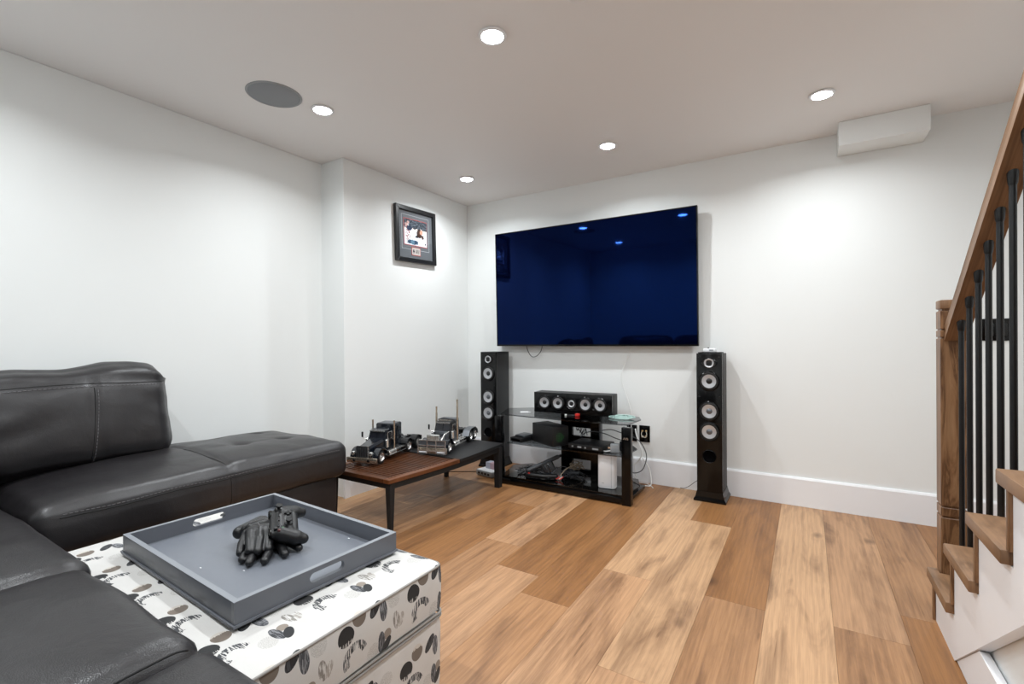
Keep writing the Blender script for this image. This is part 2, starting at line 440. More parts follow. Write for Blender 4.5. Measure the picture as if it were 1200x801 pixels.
struct('baseboard_front', MB().prism([(YR+p[0], p[1]) for p in bb_prof(.184, .015)], 'x', XL, XR), MAT['trim'])
struct('baseboard_right', MB().prism([(XR-p[0], p[1]) for p in bb_prof(.184, .015)], 'y', YR, 0), MAT['trim'])
struct('trim_1', MB().box(2.88, 3.293, -.2, 0.0, 2.21, H, bev=.004), MAT['wall'])     # boxed-in duct

# floor planks: width .2255, seams read from the photograph
PW = 0.2255; SEAM0 = 2.57
TONES = {'l': '#b88e69', 'L': '#c29a74', 'm': '#a87d57', 'd': '#95683f', 'D': '#7d5636', 'o': '#9a6d45'}
rows = {  # column index from the seam at 2.57: list of (y_start, tone) going from the TV wall towards the camera
    -9: [], 
}
# known butt joints per column (column k covers x from SEAM0+k*PW)
joints = {2: ([-1.229, -2.45], 'mdl'), 1: ([-1.449, -2.70], 'lmd'), 0: ([-2.3], 'Lm'), -1: ([-1.465, -2.75], 'dml'),
          -2: ([-0.62, -2.11], 'dLl'), -3: ([-1.462, -2.7], 'Llm'), -4: ([-1.846, -3.0], 'ool'[:3]), -5: ([-1.685, -2.9], 'dLm'),
          -6: ([-1.46, -2.6], 'lmd'), -7: ([-0.9, -2.1], 'mdl'), -8: ([-1.3, -2.4], 'odm'), -9: ([-0.6, -1.8], 'dml'), -10: ([-1.1, -2.3], 'mld')}
tone_fix = {(-4, 1): 'm', (-5, 0): 'd', (-5, 1): 'l', (-4, 0): 'd', (-3, 0): 'L'}
lo = math.floor((XL-SEAM0)/PW); hi = math.ceil((XR-SEAM0)/PW)
for k in range(lo, hi):
    x0 = max(SEAM0+k*PW, XL); x1 = min(SEAM0+(k+1)*PW, XR)
    if x1-x0 < .01: continue
    js, tn = joints.get(k, (None, None))
    if js is None:
        js = [-random.uniform(.3, 1.2)]; js.append(js[0]-1.22); tn = ''.join(random.choice('lmdLo') for _ in range(4))
    while js[-1]-1.22 > YR: js = js+[js[-1]-1.22]
    ys = [0.0]+list(js)+[YR]
    for i in range(len(ys)-1):
        ya, yb = ys[i], ys[i+1]
        if ya-yb < .02: continue
        cx, cyy = (x0+x1)/2, (ya+yb)/2
        g = .0003
        mb = MB().box(x0+g-cx, x1-g-cx, yb+g-cyy, ya-g-cyy, -.006, 0.0, bev=.0004, seg=1)
        o = mb.build('plank', MAT['plank'], floor, smooth=0, local=True)
        o.location = (cx, cyy, 0)
        tone = tone_fix.get((k, i), tn[i] if i < len(tn) else random.choice('lmd'))
        cc = lin(TONES[tone]); j = random.uniform(.95, 1.05)
        o.color = (cc[0]*j, cc[1]*j, cc[2]*j, 1)

# ------------------------------------------------------------------ ceiling fixtures
def downlight(x, y, label):
    r = empty('recessed_light', (x, y, H), 0, label, 'ceiling light', 'recessed downlights')
    mb = MB().lathe([(.044, 0), (.057, -.001), (.060, -.004), (.0575, -.008), (.047, -.009), (.0445, -.006), (.044, 0)], seg=32)
    mb.build('trim_ring', MAT['trim'], r, local=True, smooth=50)
    MB().lathe([(0, -.0135), (.02, -.013), (.036, -.011), (.0455, -.006), (.0455, -.001), (0, -.001)], seg=32).build('lens', MAT['lens'], r, local=True, smooth=60, label='glowing white lens')
    ld = bpy.data.lights.new('downlight', 'AREA'); ld.shape = 'DISK'; ld.size = .05; ld.spread = R_(150); ld.energy = LAMP_W; ld.color = LAMP_COL
    lo_ = bpy.data.objects.new('lamp', ld); COL.objects.link(lo_); lo_.location = (0, 0, -.016); lo_.parent = r
    return r
LP = [(1.607, -1.947, 'round recessed downlight nearest the camera, large at the top of the ceiling'),
      (0.467, -1.921, 'round recessed downlight right beside the grey ceiling speaker'),
      (0.458, -0.610, 'round recessed downlight nearest the corner where the walls meet'),
      (1.615, -0.620, 'round recessed downlight in the ceiling above the television'),
      (2.787, -0.637, 'round recessed downlight in front of the boxed duct'),
      (2.787, -1.940, 'round recessed downlight over the staircase side, out of frame, added for light'),  # unseen, continues the grid, added to help light the room
      (0.467, -3.250, 'round recessed downlight above the sofa corner, out of frame'),
      (1.607, -3.250, 'round recessed downlight above the sofa seats, out of frame'),
      (2.787, -3.250, 'round recessed downlight above the camera, out of frame, added for light')]  # unseen as well, added for the room's light
for x, y, l in LP: downlight(x, y, l)
ld = bpy.data.lights.new('added_stair_lamp', 'AREA'); ld.shape = 'DISK'; ld.size = .085; ld.energy = LAMP_W*.7; ld.color = LAMP_COL  # unseen extra lamp, added to brighten the stairwell
o = empty('recessed_light', (3.72, -1.6, H), 0, 'round recessed downlight added above the stairwell for light, out of frame', 'ceiling light', 'recessed downlights')
MB().lathe([(.044, 0), (.060, -.001), (.060, -.008), (.047, -.009), (.044, 0)], seg=32).build('trim_ring', MAT['trim'], o, local=True)
MB().lathe([(0, -.004), (.0455, -.004), (.0455, -.001), (0, -.001)], seg=32).build('lens', MAT['lens'], o, local=True, smooth=0, label='glowing white lens')
l2 = bpy.data.objects.new('lamp', ld); COL.objects.link(l2); l2.location = (0, 0, -.011); l2.parent = o

r = empty('ceiling_speaker', (.392, -2.152, H), 0, 'round grey flush speaker grille set in the ceiling', 'ceiling speaker')
MB().lathe([(0, -.006), (.118, -.005), (.122, -.003), (.122, 0), (0, 0)], seg=48).build('grille', MAT['grille_grey'], r, local=True)
MB().lathe([(.122, -.0), (.122, -.004), (.127, -.006), (.132, -.003), (.132, 0)], seg=48).build('trim_ring', MAT['grey_plastic'], r, local=True)
r = empty('sprinkler_cover', (2.005, -1.972, H), 0, 'small flat round ceiling disc cut by the top edge of the photo', 'ceiling disc')
MB().lathe([(0, -.007), (.036, -.006), (.041, -.003), (.041, 0), (0, 0)], seg=32).build('cover_disc', MAT['ceiling'], r, local=True)
MB().lathe([(.041, 0), (.041, -.001), (.046, -.001), (.046, 0)], seg=32).build('trim_ring', MAT['trim'], r, local=True)

# ------------------------------------------------------------------ staircase (rises towards the camera along the right)
ST = empty('staircase', (3.14, -1.18, 0), 0, 'oak staircase with white stringer and black round iron balusters', 'staircase')
RISE, RUN, N = .19, .268, 10
NX = 4.06
for k in range(1, N+1):
    y0 = -1.157-(k-1)*RUN; zt = k*RISE-.006
    if y0 < -3.5: break
    if k == 1:
        mb = MB().prism([(3.11, y0-.30), (3.11, y0), (3.143, y0), (3.143, y0-.043), (3.224, y0-.043), (3.224, y0), (NX, y0), (NX, y0-.30)], 'z', zt-.036, zt, bev=.003)
    else:
        mb = MB().box(3.11, NX, y0-.30, y0, zt-.036, zt, bev=.004)
    mb.build('tread', MAT['oak_x'], ST)
    MB().box(3.122, NX, y0-.045, y0-.028, zt-RISE+.0005, zt-.0365, bev=.001).build('riser', MAT['oak_z'], ST)
# stringer: sawtooth top, sloping bottom
poly = [(-1.204, 0.0)]
for k in range(1, N+1):
    y0 = -1.157-(k-1)*RUN
    if y0 < -3.5: break
    zt = k*RISE-.006-.037
    poly.append((y0-.046, zt)); poly.append((y0-RUN-.046, zt))
ye = poly[-1][0]
poly.append((ye, 0.709*(-1.47-ye)))
poly.append((-1.47, 0.0))
MB().prism(poly, 'x', 3.130, 3.158).build('stringer', MAT['trim'], ST, smooth=0, label='white sawtooth stringer')
MB().prism([(-1.44, .0), (ye, .709*(-1.44-ye)), (ye, 0)], 'x', 3.162, 3.172).build('under_stair_panel', MAT['wall'], ST, smooth=0)
MB().prism([(y, z) for y, z in ((-1.474, .002), (-1.474-.172/.709, .172), (YR+.02, .172), (YR+.02, .002))], 'x', 3.1345, 3.1575, bev=.002).build('skirting_board', MAT['trim'], ST, smooth=0, label='white skirting below the stringer')
# newel
mb = MB()
X0, X1, Y0, Y1 = 3.147, 3.220, -1.198, -1.125
for a, b, ins in ((0, .395, 0), (.395, .401, .004), (.401, .434, 0), (.434, .440, .004), (.440, 1.075, 0), (1.075, 1.081, .004), (1.081, 1.106, 0), (1.106, 1.112, .004), (1.112, 1.180, 0), (1.180, 1.188, .006)):
    mb.box(X0+ins, X1-ins, Y0+ins, Y1-ins, a, b, bev=.0015 if not ins else 0, seg=1)
nw = mb.build('newel_post', MAT['oak_z'], ST, smooth=0, label='square oak newel post with grooves')
MB().box(X0-.0008, X1+.0008, Y0-.0008, Y1+.0008, 1.188, 1.222, bev=.004).build('newel_cap', MAT['oak_x'], nw)
# handrail
SL = .7596
def railz(y): return 1.066+SL*(-1.198-y)
yb_ = -3.3
prof = [(-.031, 0), (.031, 0), (.031, .012), (.028, .030), (.031, .044), (.022, .058), (0, .062), (-.022, .058), (-.031, .044), (-.028, .030), (-.031, .012)]
b = bmesh.new(); A = [b.verts.new((3.189+p[0], -1.199, railz(-1.199)+p[1]*1.255)) for p in prof]; B = [b.verts.new((3.189+p[0], yb_, railz(yb_)+p[1]*1.255)) for p in prof]
b.faces.new(A); b.faces.new(B[::-1])
for i in range(len(prof)): b.faces.new((A[i], B[i], B[(i+1) % len(prof)], A[(i+1) % len(prof)]))
bmesh.ops.recalc_face_normals(b, faces=b.faces[:])
mb = MB(); mb._add(b); mb.build('handrail', MAT['oak_y'], ST, smooth=40, label='sloping oak handrail')
for k in range(20):
    y = -1.286-.1015*k
    if y < -3.2: break
    kk = int((-1.157-y)/RUN)+1; zt = kk*RISE-.006
    bal = MB().tube([(3.188, y, zt), (3.188, y, railz(y)+.004)], .0083, 12).build('baluster', MAT['iron'], ST, smooth=50)
    MB().lathe([(.0083, -.032), (.0105, -.026), (.0125, .001), (.0125, .012), (0, .012)], (3.188, y, railz(y)), seg=14).build('collar', MAT['iron'], bal)
    MB().lathe([(.0083, .012), (.012, .004), (.013, 0), (0, 0)], (3.188, y, zt), seg=14).build('shoe', MAT['iron'], bal)
for k in range(4):   # far side skirt against the wall keeps the treads carried
    pass

# ------------------------------------------------------------------ wall plates
def plate(x0, x1, z0, z1, name, label, cat, wide=1, group=None):
    cx, cz = (x0+x1)/2, (z0+z1)/2
    r = empty(name, (cx, 0, cz), 0, label, cat, group)
    MB().box(x0, x1, -.007, 0, z0, z1, bev=.002).build('plate', MAT['gloss_black'], r)
    return r
r = plate(3.534, 3.648, 1.062, 1.182, 'light_switch', 'black double switch plate on wall behind the balusters', 'switch')
for dx in (-.027, .027):
    MB().box(3.591+dx-.017, 3.591+dx+.017, -.011, -.006, 1.088, 1.156, bev=.002).build('rocker', MAT['black'], r)
r = plate(1.531, 1.609, .303, .428, 'wall_outlet', 'black outlet plate half hidden behind the stand leg', 'outlet')
for dz in (-.022, .022): MB().box(1.553, 1.587, -.010, -.006, .3655+dz-.015, .3655+dz+.015, bev=.002).build('socket', MAT['black'], r)
r = plate(1.628, 1.708, .305, .430, 'wall_outlet', 'black outlet plate with brass and white connectors, right of the stand', 'outlet')
for dx, dz, ma in ((-.014, .022, 'gold'), (.014, .022, 'gold'), (-.014, -.020, 'ivory'), (.012, -.016, 'gold')):
    MB().lathe([(.007, 0), (.007, .012), (.004, .014), (.004, .02), (0, .02)], (1.668+dx, -.006, .3675+dz), '-y', 10).build('connector', MAT[ma], r)
MB().tube([(1.654, -.02, .389), (1.650, -.028, .37), (1.656, -.028, .352), (1.682, -.026, .345), (1.690, -.026, .37), (1.682, -.02, .389)], .0025, 6, smooth=4).build('lead', MAT['ivory'], r)

# ------------------------------------------------------------------ framed picture on the left wall
PC = (0.0, -.711, 1.935)
r = empty('picture_frame', PC, 0, 'black framed hockey photo with grey mat on the left wall', 'picture', rx=.030)
FW, FH = .462/2, .440/2
def yz(mb, y0, y1, z0, z1, x0, x1, bev=0): return mb.box(x0, x1, y0, y1, z0, z1, bev=bev)
def frame_bar(poly): return MB().prism(poly, 'x', .002, .030, bev=.003)
for poly in ([(-FW, -FH), (FW, -FH), (FW-.034, -FH+.034), (-FW+.034, -FH+.034)], [(-FW, FH), (FW, FH), (FW-.034, FH-.034), (-FW+.034, FH-.034)],
             [(-FW, -FH), (-FW, FH), (-FW+.034, FH-.034), (-FW+.034, -FH+.034)], [(FW, -FH), (FW, FH), (FW-.034, FH-.034), (FW-.034, -FH+.034)]):
    frame_bar(poly).build('frame_bar', MAT['frame_black'], r, local=True, smooth=0)
W2, H2 = FW-.033, FH-.033
MB().box(.004, .012, -W2, W2, -H2, H2).build('mat_board', MAT['mat_grey'], r, local=True, smooth=0)
mbl = MB()
lw = .0028
a, bz0, bz1 = W2*.80, -H2*.62, H2*.84
mbl.box(.012, .0128, -a, a, bz1-lw, bz1); mbl.box(.012, .0128, -a, a, bz0, bz0+lw); mbl.box(.012, .0128, -a, -a+lw, bz0, bz1); mbl.box(.012, .0128, a-lw, a, bz0, bz1)
mbl.build('mat_line', MAT['mat_line'], r, local=True, smooth=0)
ph0, ph1, pz0, pz1 = -W2*.66, W2*.66, -H2*.42, H2*.66
MB().box(.012, .0132, ph0-.006, ph1+.003, pz0-.006, pz1+.006).build('inner_mat', MAT['red_mat'], r, local=True, smooth=0)
def grid_print(name, y0, y1, z0, z1, x, nx, nz, fn, parent):
    bmh = bmesh.new(); lay = bmh.loops.layers.float_color.new('print')
    V = [[bmh.verts.new((x, y0+(y1-y0)*i/nx, z0+(z1-z0)*j/nz)) for i in range(nx+1)] for j in range(nz+1)]
    for j in range(nz):
        for i in range(nx):
            f = bmh.faces.new((V[j][i], V[j][i+1], V[j+1][i+1], V[j+1][i]))
            for lp in f.loops: lp[lay] = fn((i+.5)/nx, (j+.5)/nz)
    me = bpy.data.meshes.new(name); bmh.to_mesh(me); bmh.free(); me.materials.append(MAT['print'])
    o = bpy.data.objects.new(name, me); COL.objects.link(o); o.parent = parent; return o
def hockey(u, v):
    n = noise.noise(Vector((u*9, v*9, 3.3))); n2 = noise.noise(Vector((u*22, v*22, 8.1)))
    c = '#dcdfe6' if v < .62 else '#e8d9cf'
    if v > .66+.05*n: c = '#2c333c' if n2 < .1 else '#66707c'
    def inell(cx, cy, rx, ry): return ((u-cx)/rx)**2+((v-cy)/ry)**2 < 1+.5*n2
    if inell(.16, .45, .10, .34): c = '#eef0f4' if n2 > -.05 else '#8a3036'
    if inell(.22, .66, .12, .10): c = '#20304a'
    if inell(.10, .78, .06, .07) or inell(.17, .88, .05, .05): c = '#c9a39b'
    if inell(.36, .12, .24, .09): c = '#26405a' if n > -.1 else '#5c7c92'
    if inell(.34, .42, .06, .20): c = '#f2f4f6'
    if inell(.66, .50, .12, .17): c = '#3a2119'
    if inell(.75, .56, .08, .08): c = '#d79c84'
    if inell(.80, .38, .06, .08): c = '#4a2a1e'
    if inell(.55, .36, .08, .04): c = '#1c1f28'
    if inell(.93, .12, .015, .05): c = '#2a2c33'
    return lin(c)
grid_print('photo_print', ph0, ph1, pz0, pz1, .0136, 44, 40, hockey, r)
MB().box(.012, .0134, -.052, .052, -H2*.86, -H2*.50).build('plaque_mat', MAT['red_mat'], r, local=True, smooth=0)
def plaq(u, v):
    c = '#c9c2bd'
    if .08 < u < .3 and ((u-.2)/.08)**2+((v-.5)/.28)**2 < 1: c = '#33343c'
    if .38 < u < .92 and .2 < v < .8: c = '#8d8986' if noise.noise(Vector((u*14, v*10, 1))) > 0 else '#aaa5a1'
    return lin(c)
grid_print('nameplate', -.047, .047, -H2*.83, -H2*.53, .0138, 20, 10, plaq, r)
gl = NT('picture_glass'); gl.t.nodes.remove(gl.b); _o = [n for n in gl.t.nodes if n.type == 'OUTPUT_MATERIAL'][0]
_t = gl.n('ShaderNodeBsdfTransparent'); _g = gl.n('ShaderNodeBsdfGlossy'); _g.inputs['Roughness'].default_value = .06; _f2 = gl.n('ShaderNodeFresnel'); _f2.inputs[0].default_value = 1.5; _m = gl.n('ShaderNodeMixShader')
_ge = gl.n('ShaderNodeNewGeometry'); gl.link(gl.math('MULTIPLY', _f2.outputs[0], gl.math('SUBTRACT', 1.0, _ge.outputs['Backfacing'])), _m.inputs[0]); gl.link(_t.outputs[0], _m.inputs[1]); gl.link(_g.outputs[0], _m.inputs[2]); gl.link(_m.outputs[0], _o.inputs[0])
MB().box(.017, .0185, -W2, W2, -H2, H2).build('glass_pane', gl.m, r, local=True, smooth=0)

# ------------------------------------------------------------------ television
TVX, TVW, TVZ0, TVZ1 = 1.2274, 1.686, 1.033, 2.016
r = empty('television', (TVX, -.062, TVZ0), .006, 'large wall-mounted flat television with a dark blue glossy screen', 'television', rx=.022)
hw = TVW/2; th = TVZ1-TVZ0
MB().box(-hw, hw, -.012, .014, 0, th, bev=.003).build('back_shell', MAT['black'], r, local=True)
MB().box(-hw+.22, hw-.22, .013, .036, .06, .5, bev=.006).build('rear_housing', MAT['black'], r, local=True)
mb = MB(); e = .008
mb.box(-hw, hw, -.017, -.011, th-e, th); mb.box(-hw, hw, -.017, -.011, 0, e*1.8); mb.box(-hw, -hw+e, -.017, -.011, 0, th); mb.box(hw-e, hw, -.017, -.011, 0, th)
mb.build('bezel', MAT['gloss_black'], r, local=True, smooth=0)
MB().box(-hw+e, hw-e, -.0145, -.0115, e*1.8, th-e).build('screen', MAT['screen'], r, local=True, smooth=0, label='glossy blue-black screen')
MB().box(-.2, .2, .030, .050, .3, .7).build('wall_bracket', MAT['black_matte'], r, local=True)

# ------------------------------------------------------------------ loudspeakers
def driver(mb_parent, cx, y, cz, R, sy=1.0, kind='woofer', root=None):
    """one driver facing -y at plane y: rim, surround, cone, dust cap"""
    rim = MB().lathe([(R*.90, -.004), (R*.90, .005), (R*.95, .0075), (R, .006), (R*1.02, .001), (R, -.004)], (cx, y, cz), '-y', 36, sy).build('driver', MAT['gloss_black'], root)
    if kind == 'port':
        MB().lathe([(R*.92, .0045), (R*.74, .0008), (0, .0006)], (cx, y, cz), '-y', 30).build('port_shade_disc', MAT['void'], rim); return  # flat black disc, the dark inside of the port as colour
    if kind == 'tweeter':
        MB().lathe([(R*.91, .005), (R*.72, .003), (R*.60, .0045), (0, .0004)], (cx, y, cz), '-y', 32, sy).build('surround', MAT['black'], rim)
        MB().lathe([(R*.62, .0055), (R*.56, .007), (R*.28, .0009), (0, .0009)], (cx, y, cz), '-y', 30).build('waveguide', MAT['silver'], rim)
        MB().lathe([(R*.26, 0), (R*.2, .005), (0, .007)], (cx, y, cz), '-y', 16).build('dome', MAT['black'], rim); return
    MB().lathe([(R*.91, .0045), (R*.86, .0085), (R*.76, .010), (R*.68, .0085), (R*.66, .0005), (0, .0004)], (cx, y, cz), '-y', 36, sy).build('surround', MAT['rubber'], rim)
    MB().lathe([(R*.68, .0088), (R*.65, .0088), (R*.28, .0008), (0, .0008)], (cx, y, cz), '-y', 36).build('cone', MAT['silver'], rim)
    MB().lathe([(R*.29, .0009), (R*.25, .005), (R*.14, .0085), (0, .0095)], (cx, y, cz), '-y', 24).build('dust_cap', MAT['silver_dark'] if kind == 'woofer' else MAT['black'], rim)
def tower(cx, yf, label, rz=0):
    r = empty('tower_speaker', (cx, yf+.1, 0), rz, label, 'speaker', 'tower speakers')
    hw = .0795; D = .205
    def T(m): return m
    MB().box(cx-hw, cx+hw, yf+.018, yf+D, .045, .985, bev=.004).build('cabinet', MAT['black_ash'], r)
    MB().box(cx-hw, cx+hw, yf, yf+.0185, .045, .985, bev=.002).build('front_baffle', MAT['gloss_black'], r, label='glossy black front panel')
    # flared plinth
    b = bmesh.new(); q = []
    for z, w, f, bk in ((0, .101, -.010, D+.010), (.012, .101, -.010, D+.010), (.03, .090, -.006, D+.004), (.068, .081, -.002, D+.001)):
        q.append([b.verts.new(p) for p in ((cx-w, yf+f, z), (cx+w, yf+f, z), (cx+w, yf+bk, z), (cx-w, yf+bk, z))])
    b.faces.new(q[0][::-1]); b.faces.new(q[-1])
    for A, B in zip(q, q[1:]):
        for i in range(4): b.faces.new((A[i], A[(i+1) % 4], B[(i+1) % 4], B[i]))
    mb = MB(); mb._add(b); mb.build('plinth', MAT['gloss_black'], r, smooth=0)
    driver(None, cx, yf, .922, .050, .58, 'tweeter', r)
    driver(None, cx, yf, .802, .066, 1, 'mid', r)
    driver(None, cx, yf, .603, .066, 1, 'woofer', r)
    driver(None, cx, yf, .467, .066, 1, 'woofer', r)
    driver(None, cx, yf, .303, .044, 1, 'port', r)
    for dx in (-.062, .062):
        for z in (.96, .70):
            MB().lathe([(.0055, -.001), (.0055, .002), (.003, .0025), (0, .0025)], (cx+dx, yf, z), '-y', 10).build('grille_socket', MAT['rubber'], r)
    return r
tower(2.164, -.228, 'tall glossy black tower speaker right of the stand, white device on top')
tower(.4115, -.263, 'tall black tower speaker in the corner behind the coffee table')

# small white device on the right tower
r = empty('small_device', (2.16, -.145, .985), 0, 'small white gadget on a black cloth atop the right tower speaker', 'gadget')
MB().box(2.09, 2.232, -.205, -.07, .9852, .993, bev=.003).build('black_pad', MAT['black_matte'], r)
MB().box(2.118, 2.196, -.175, -.115, .993, 1.018, bev=.006).build('body', MAT['white'], r)
MB().box(2.158, 2.182, -.1765, -.174, 1.0, 1.012).build('port_panel', MAT['grey_plastic'], r)
MB().lathe([(.005, 0), (.005, .006), (0, .008)], (2.146, -.145, 1.018), 'z', 10).build('button', MAT['black'], r)

# centre speaker lying on the glass
GZ = .520
CSR = .065
r = empty('center_speaker', (1.20, -.25, GZ), CSR, 'long low black centre speaker with five drivers on the glass top', 'speaker')
MB().box(-.312, .312, -.055+.012, .085, .001, .157, bev=.003).build('cabinet', MAT['black_ash'], r, local=True)
MB().box(-.312, .312, -.058, -.0425, .001, .157, bev=.002).build('front_baffle', MAT['gloss_black'], r, local=True)
def ldriver(root, cx, y, cz, R, kind):
    n0 = len(COL.objects)
    w = WM[root]; 
    driver(None, cx, y, cz, R, 1, kind, None if False else root)
WM_keep = WM.pop(r)     # parts of this root are given in its own coordinates
for cx, k in ((-.222, 'mid'), (-.110, 'mid'), (.110, 'mid'), (.222, 'mid')): driver(None, cx, -.058, .080, .056, 1, k, r)
driver(None, 0, -.058, .080, .042, 1, 'tweeter', r)
WM[r] = WM_keep

# ------------------------------------------------------------------ media stand
r = empty('media_stand', (1.2, -.35, 0), 0, 'black three-tier media stand with smoked glass shelves under the television', 'media stand')
top = [(.715, -.535), (.95, -.550), (1.2, -.553), (1.45, -.548), (1.705, -.525), (1.722, -.275), (1.68, -.175), (1.48, -.118), (.78, -.118), (.60, -.25)]
MB().prism(top, 'z', GZ-.009, GZ, bev=.0015).build('glass_shelf', MAT['glass'], r, smooth=0, label='smoked glass top shelf')
mid_ = [(.765, -.53), (1.2, -.54), (1.675, -.525), (1.69, -.26), (1.62, -.15), (.80, -.15), (.745, -.25)]
MB().prism(mid_, 'z', .297, .305, bev=.0015).build('glass_shelf', MAT['glass'], r, smooth=0, label='smoked glass middle shelf')
low_ = [(.735, -.565), (1.69, -.565), (1.72, -.30), (1.66, -.14), (.76, -.14), (.66, -.26)]
MB().prism(low_, 'z', .050, .058, bev=.0015).build('glass_shelf', MAT['glass'], r, smooth=0, label='smoked glass bottom shelf')
MB().prism([(.76, -.55), (1.68, -.55), (1.66, -.2), (1.5, -.14), (.9, -.14), (.76, -.2)], 'z', .034, .049).build('base_panel', MAT['gloss_black'], r, smooth=0)
for x0, x1 in ((1.684, 1.744), (.690, .750)):
    MB().box(x0, x1, -.585, -.535, 0, GZ-.012, bev=.003).build('leg', MAT['gloss_black'], r)
    MB().lathe([(.014, 0), (.014, .002), (0, .002)], ((x0+x1)/2, -.56, GZ-.0125), 'z', 20).build('glass_pad', MAT['chrome'], r)
MB().box(.75, 1.684, -.583, -.556, .010, .046, bev=.002).build('base_rail', MAT['gloss_black'], r)
for sx, xa, xb in ((0, .72, .78), (1, 1.65, 1.72)):
    MB().box(xa, xb, -.56, -.18, .010, .033, bev=.002).build('base_rail', MAT['gloss_black'], r)
# rear centre column with two windows
mb = MB()
c0, c1, yy0, yy1 = 1.063, 1.379, -.20, -.172
for a, b, c, d in ((c0, 1.157, .034, GZ-.0095), (1.311, c1, .034, GZ-.0095), (1.157, 1.311, .034, .085), (1.157, 1.311, .160, .340), (1.157, 1.311, .405, GZ-.0095)):
    mb.box(a, b, yy0, yy1, c, d)
mb.build('back_column', MAT['gloss_black'], r, smooth=0, label='black rear column with two cut-outs')
MB().box(c1, c1+.012, -.2, -.16, .034, GZ-.0095).build('column_edge', MAT['silver_dark'], r, smooth=0)
bd = MB().box(1.694, 1.734, -.5875, -.5845, .428, .446, bev=.001).build('badge', MAT['gloss_black'], r)
def text_mesh(name, s, size, loc, rot, mat, parent, ext=.0006):
    cu = bpy.data.curves.new(name, 'FONT'); cu.body = s; cu.size = size; cu.extrude = ext; cu.align_x = 'CENTER'; cu.align_y = 'CENTER'
    o = bpy.data.objects.new(name, cu); COL.objects.link(o)
    dg = bpy.context.evaluated_depsgraph_get(); me = bpy.data.meshes.new_from_object(o.evaluated_get(dg))
    bpy.data.objects.remove(o); me.materials.clear(); me.materials.append(mat)
    ob = bpy.data.objects.new(name, me); COL.objects.link(ob); ob.parent = parent
    p = parent
    while p.parent is not None: p = p.parent
    M1 = WM[p].inverted() @ Matrix.Translation(loc) @ rot
    me.transform(M1); return ob
text_mesh('badge_lettering', 'AVS', .019, (1.714, -.588, .437), Matrix.Rotation(PI/2, 4, 'X'), MAT['chrome'], bd)

# things on the glass top
r = empty('connector_cap', (1.27, -.36, GZ), 0, 'small red plastic connector lying before the centre speaker', 'connector')
MB().box(1.262, 1.292, -.378, -.352, GZ+.0005, GZ+.019, bev=.003).build('red_shell', MAT['red'], r)
MB().tube([(1.262, -.366, GZ+.006), (1.235, -.372, GZ+.005), (1.20, -.385, GZ+.004)], .0035, 8, smooth=4).build('lead', MAT['cable_black'], r)
MB().box(1.186, 1.199, -.392, -.379, GZ+.0005, GZ+.012, bev=.002).build('plug_tip', MAT['cable_white'], r)
r = empty('remote_dongle', (.86, -.42, GZ), .5, 'small white plastic piece on the left end of the glass top', 'gadget')
MB().box(-.035, .03, -.010, .010, .0005, .012, bev=.003).build('shell', MAT['white'], r, local=True)
MB().tube([(.03, 0, .006), (.045, .006, .004)], .003, 6).build('stub', MAT['white'], r, local=True)
mb = MB()
random.seed(3)
for k in range(5):
    cx, cyy = 1.60+random.uniform(-.025, .025), -.30+random.uniform(-.03, .03); rx, ry = random.uniform(.05, .085), random.uniform(.03, .05); z = GZ+.004+.0028*k
    mb.tube([(cx+rx*math.cos(a), cyy+ry*math.sin(a)*(1-.2*math.cos(a)), z+.001*math.sin(3*a)) for a in [2*PI*i/18 for i in range(18)]], .003, 6, closed=True)
for k in range(2):
    a = random.uniform(0, PI); mb.tube([(1.60-.07*math.cos(a), -.29-.04*math.sin(a), GZ+.012), (1.61, -.28, GZ+.02+.004*k), (1.60+.07*math.cos(a), -.29+.04*math.sin(a), GZ+.012)], .003, 6, smooth=4)
tag(mb.build('cable_coil', MAT['teal']), 'bundle of clear pale teal cable on the right end of the glass top', 'cable')

# ------------------------------------------------------------------ middle shelf
MZ = .3055
r = empty('game_console', (1.072, -.406, MZ), R_(-28), 'black box-shaped console with green-lit vent holes on the middle shelf', 'game console')
MB().box(-.135, .135, -.072, .072, .004, .145, bev=.004).build('body', MAT['black_ash'], r, local=True)
MB().box(-.11, .11, -.055, .055, 0, .004).build('foot', MAT['rubber'], r, local=True)
mb = MB(); mb2 = MB()
for i in range(11):
    for j in range(11):
        y = -.058+i*.0116; z = .016+j*.0116
        lit = math.hypot(y+.01, z-.068) < .036
        (mb if lit else mb2).box(.1345, .1356, y-(.0014 if lit else .0028), y+(.0014 if lit else .0028), z-.0024, z+.0024)
mb.build('lit_vents', MAT['green_led'], r, local=True, smooth=0, label='green glowing vent holes')
mb2.build('vents', MAT['rubber'], r, local=True, smooth=0)
# stacked flat boxes to the left of it
r = empty('set_top_box', (.845, -.42, MZ), -.2, 'flat dark grey box at the left end of the middle shelf', 'media box')
MB().box(-.06, .055, -.085, .09, .004, .034, bev=.004).build('body', MAT['black_ash'], r, local=True)
MB().box(-.05, .045, -.075, .08, 0, .004).build('foot', MAT['rubber'], r, local=True)
MB().box(-.045, .04, -.0865, -.0845, .011, .026).build('front_panel', MAT['gloss_black'], r, local=True)
r = empty('hard_drive', (.842, -.40, MZ+.0345), -.1, 'slim grey case lying on the flat box at the left of the middle shelf', 'media box')
MB().box(-.045, .05, -.06, .06, 0, .013, bev=.003).build('body', MAT['silver_dark'], r, local=True)
MB().box(-.03, .03, -.0612, -.059, .004, .009).build('port', MAT['black'], r, local=True)
r = empty('media_receiver', (1.395, -.40, MZ), -.06, 'flat black receiver box right of the console on the middle shelf', 'media box')
MB().box(-.13, .13, -.10, .12, .006, .040, bev=.003).build('body', MAT['black'], r, local=True)
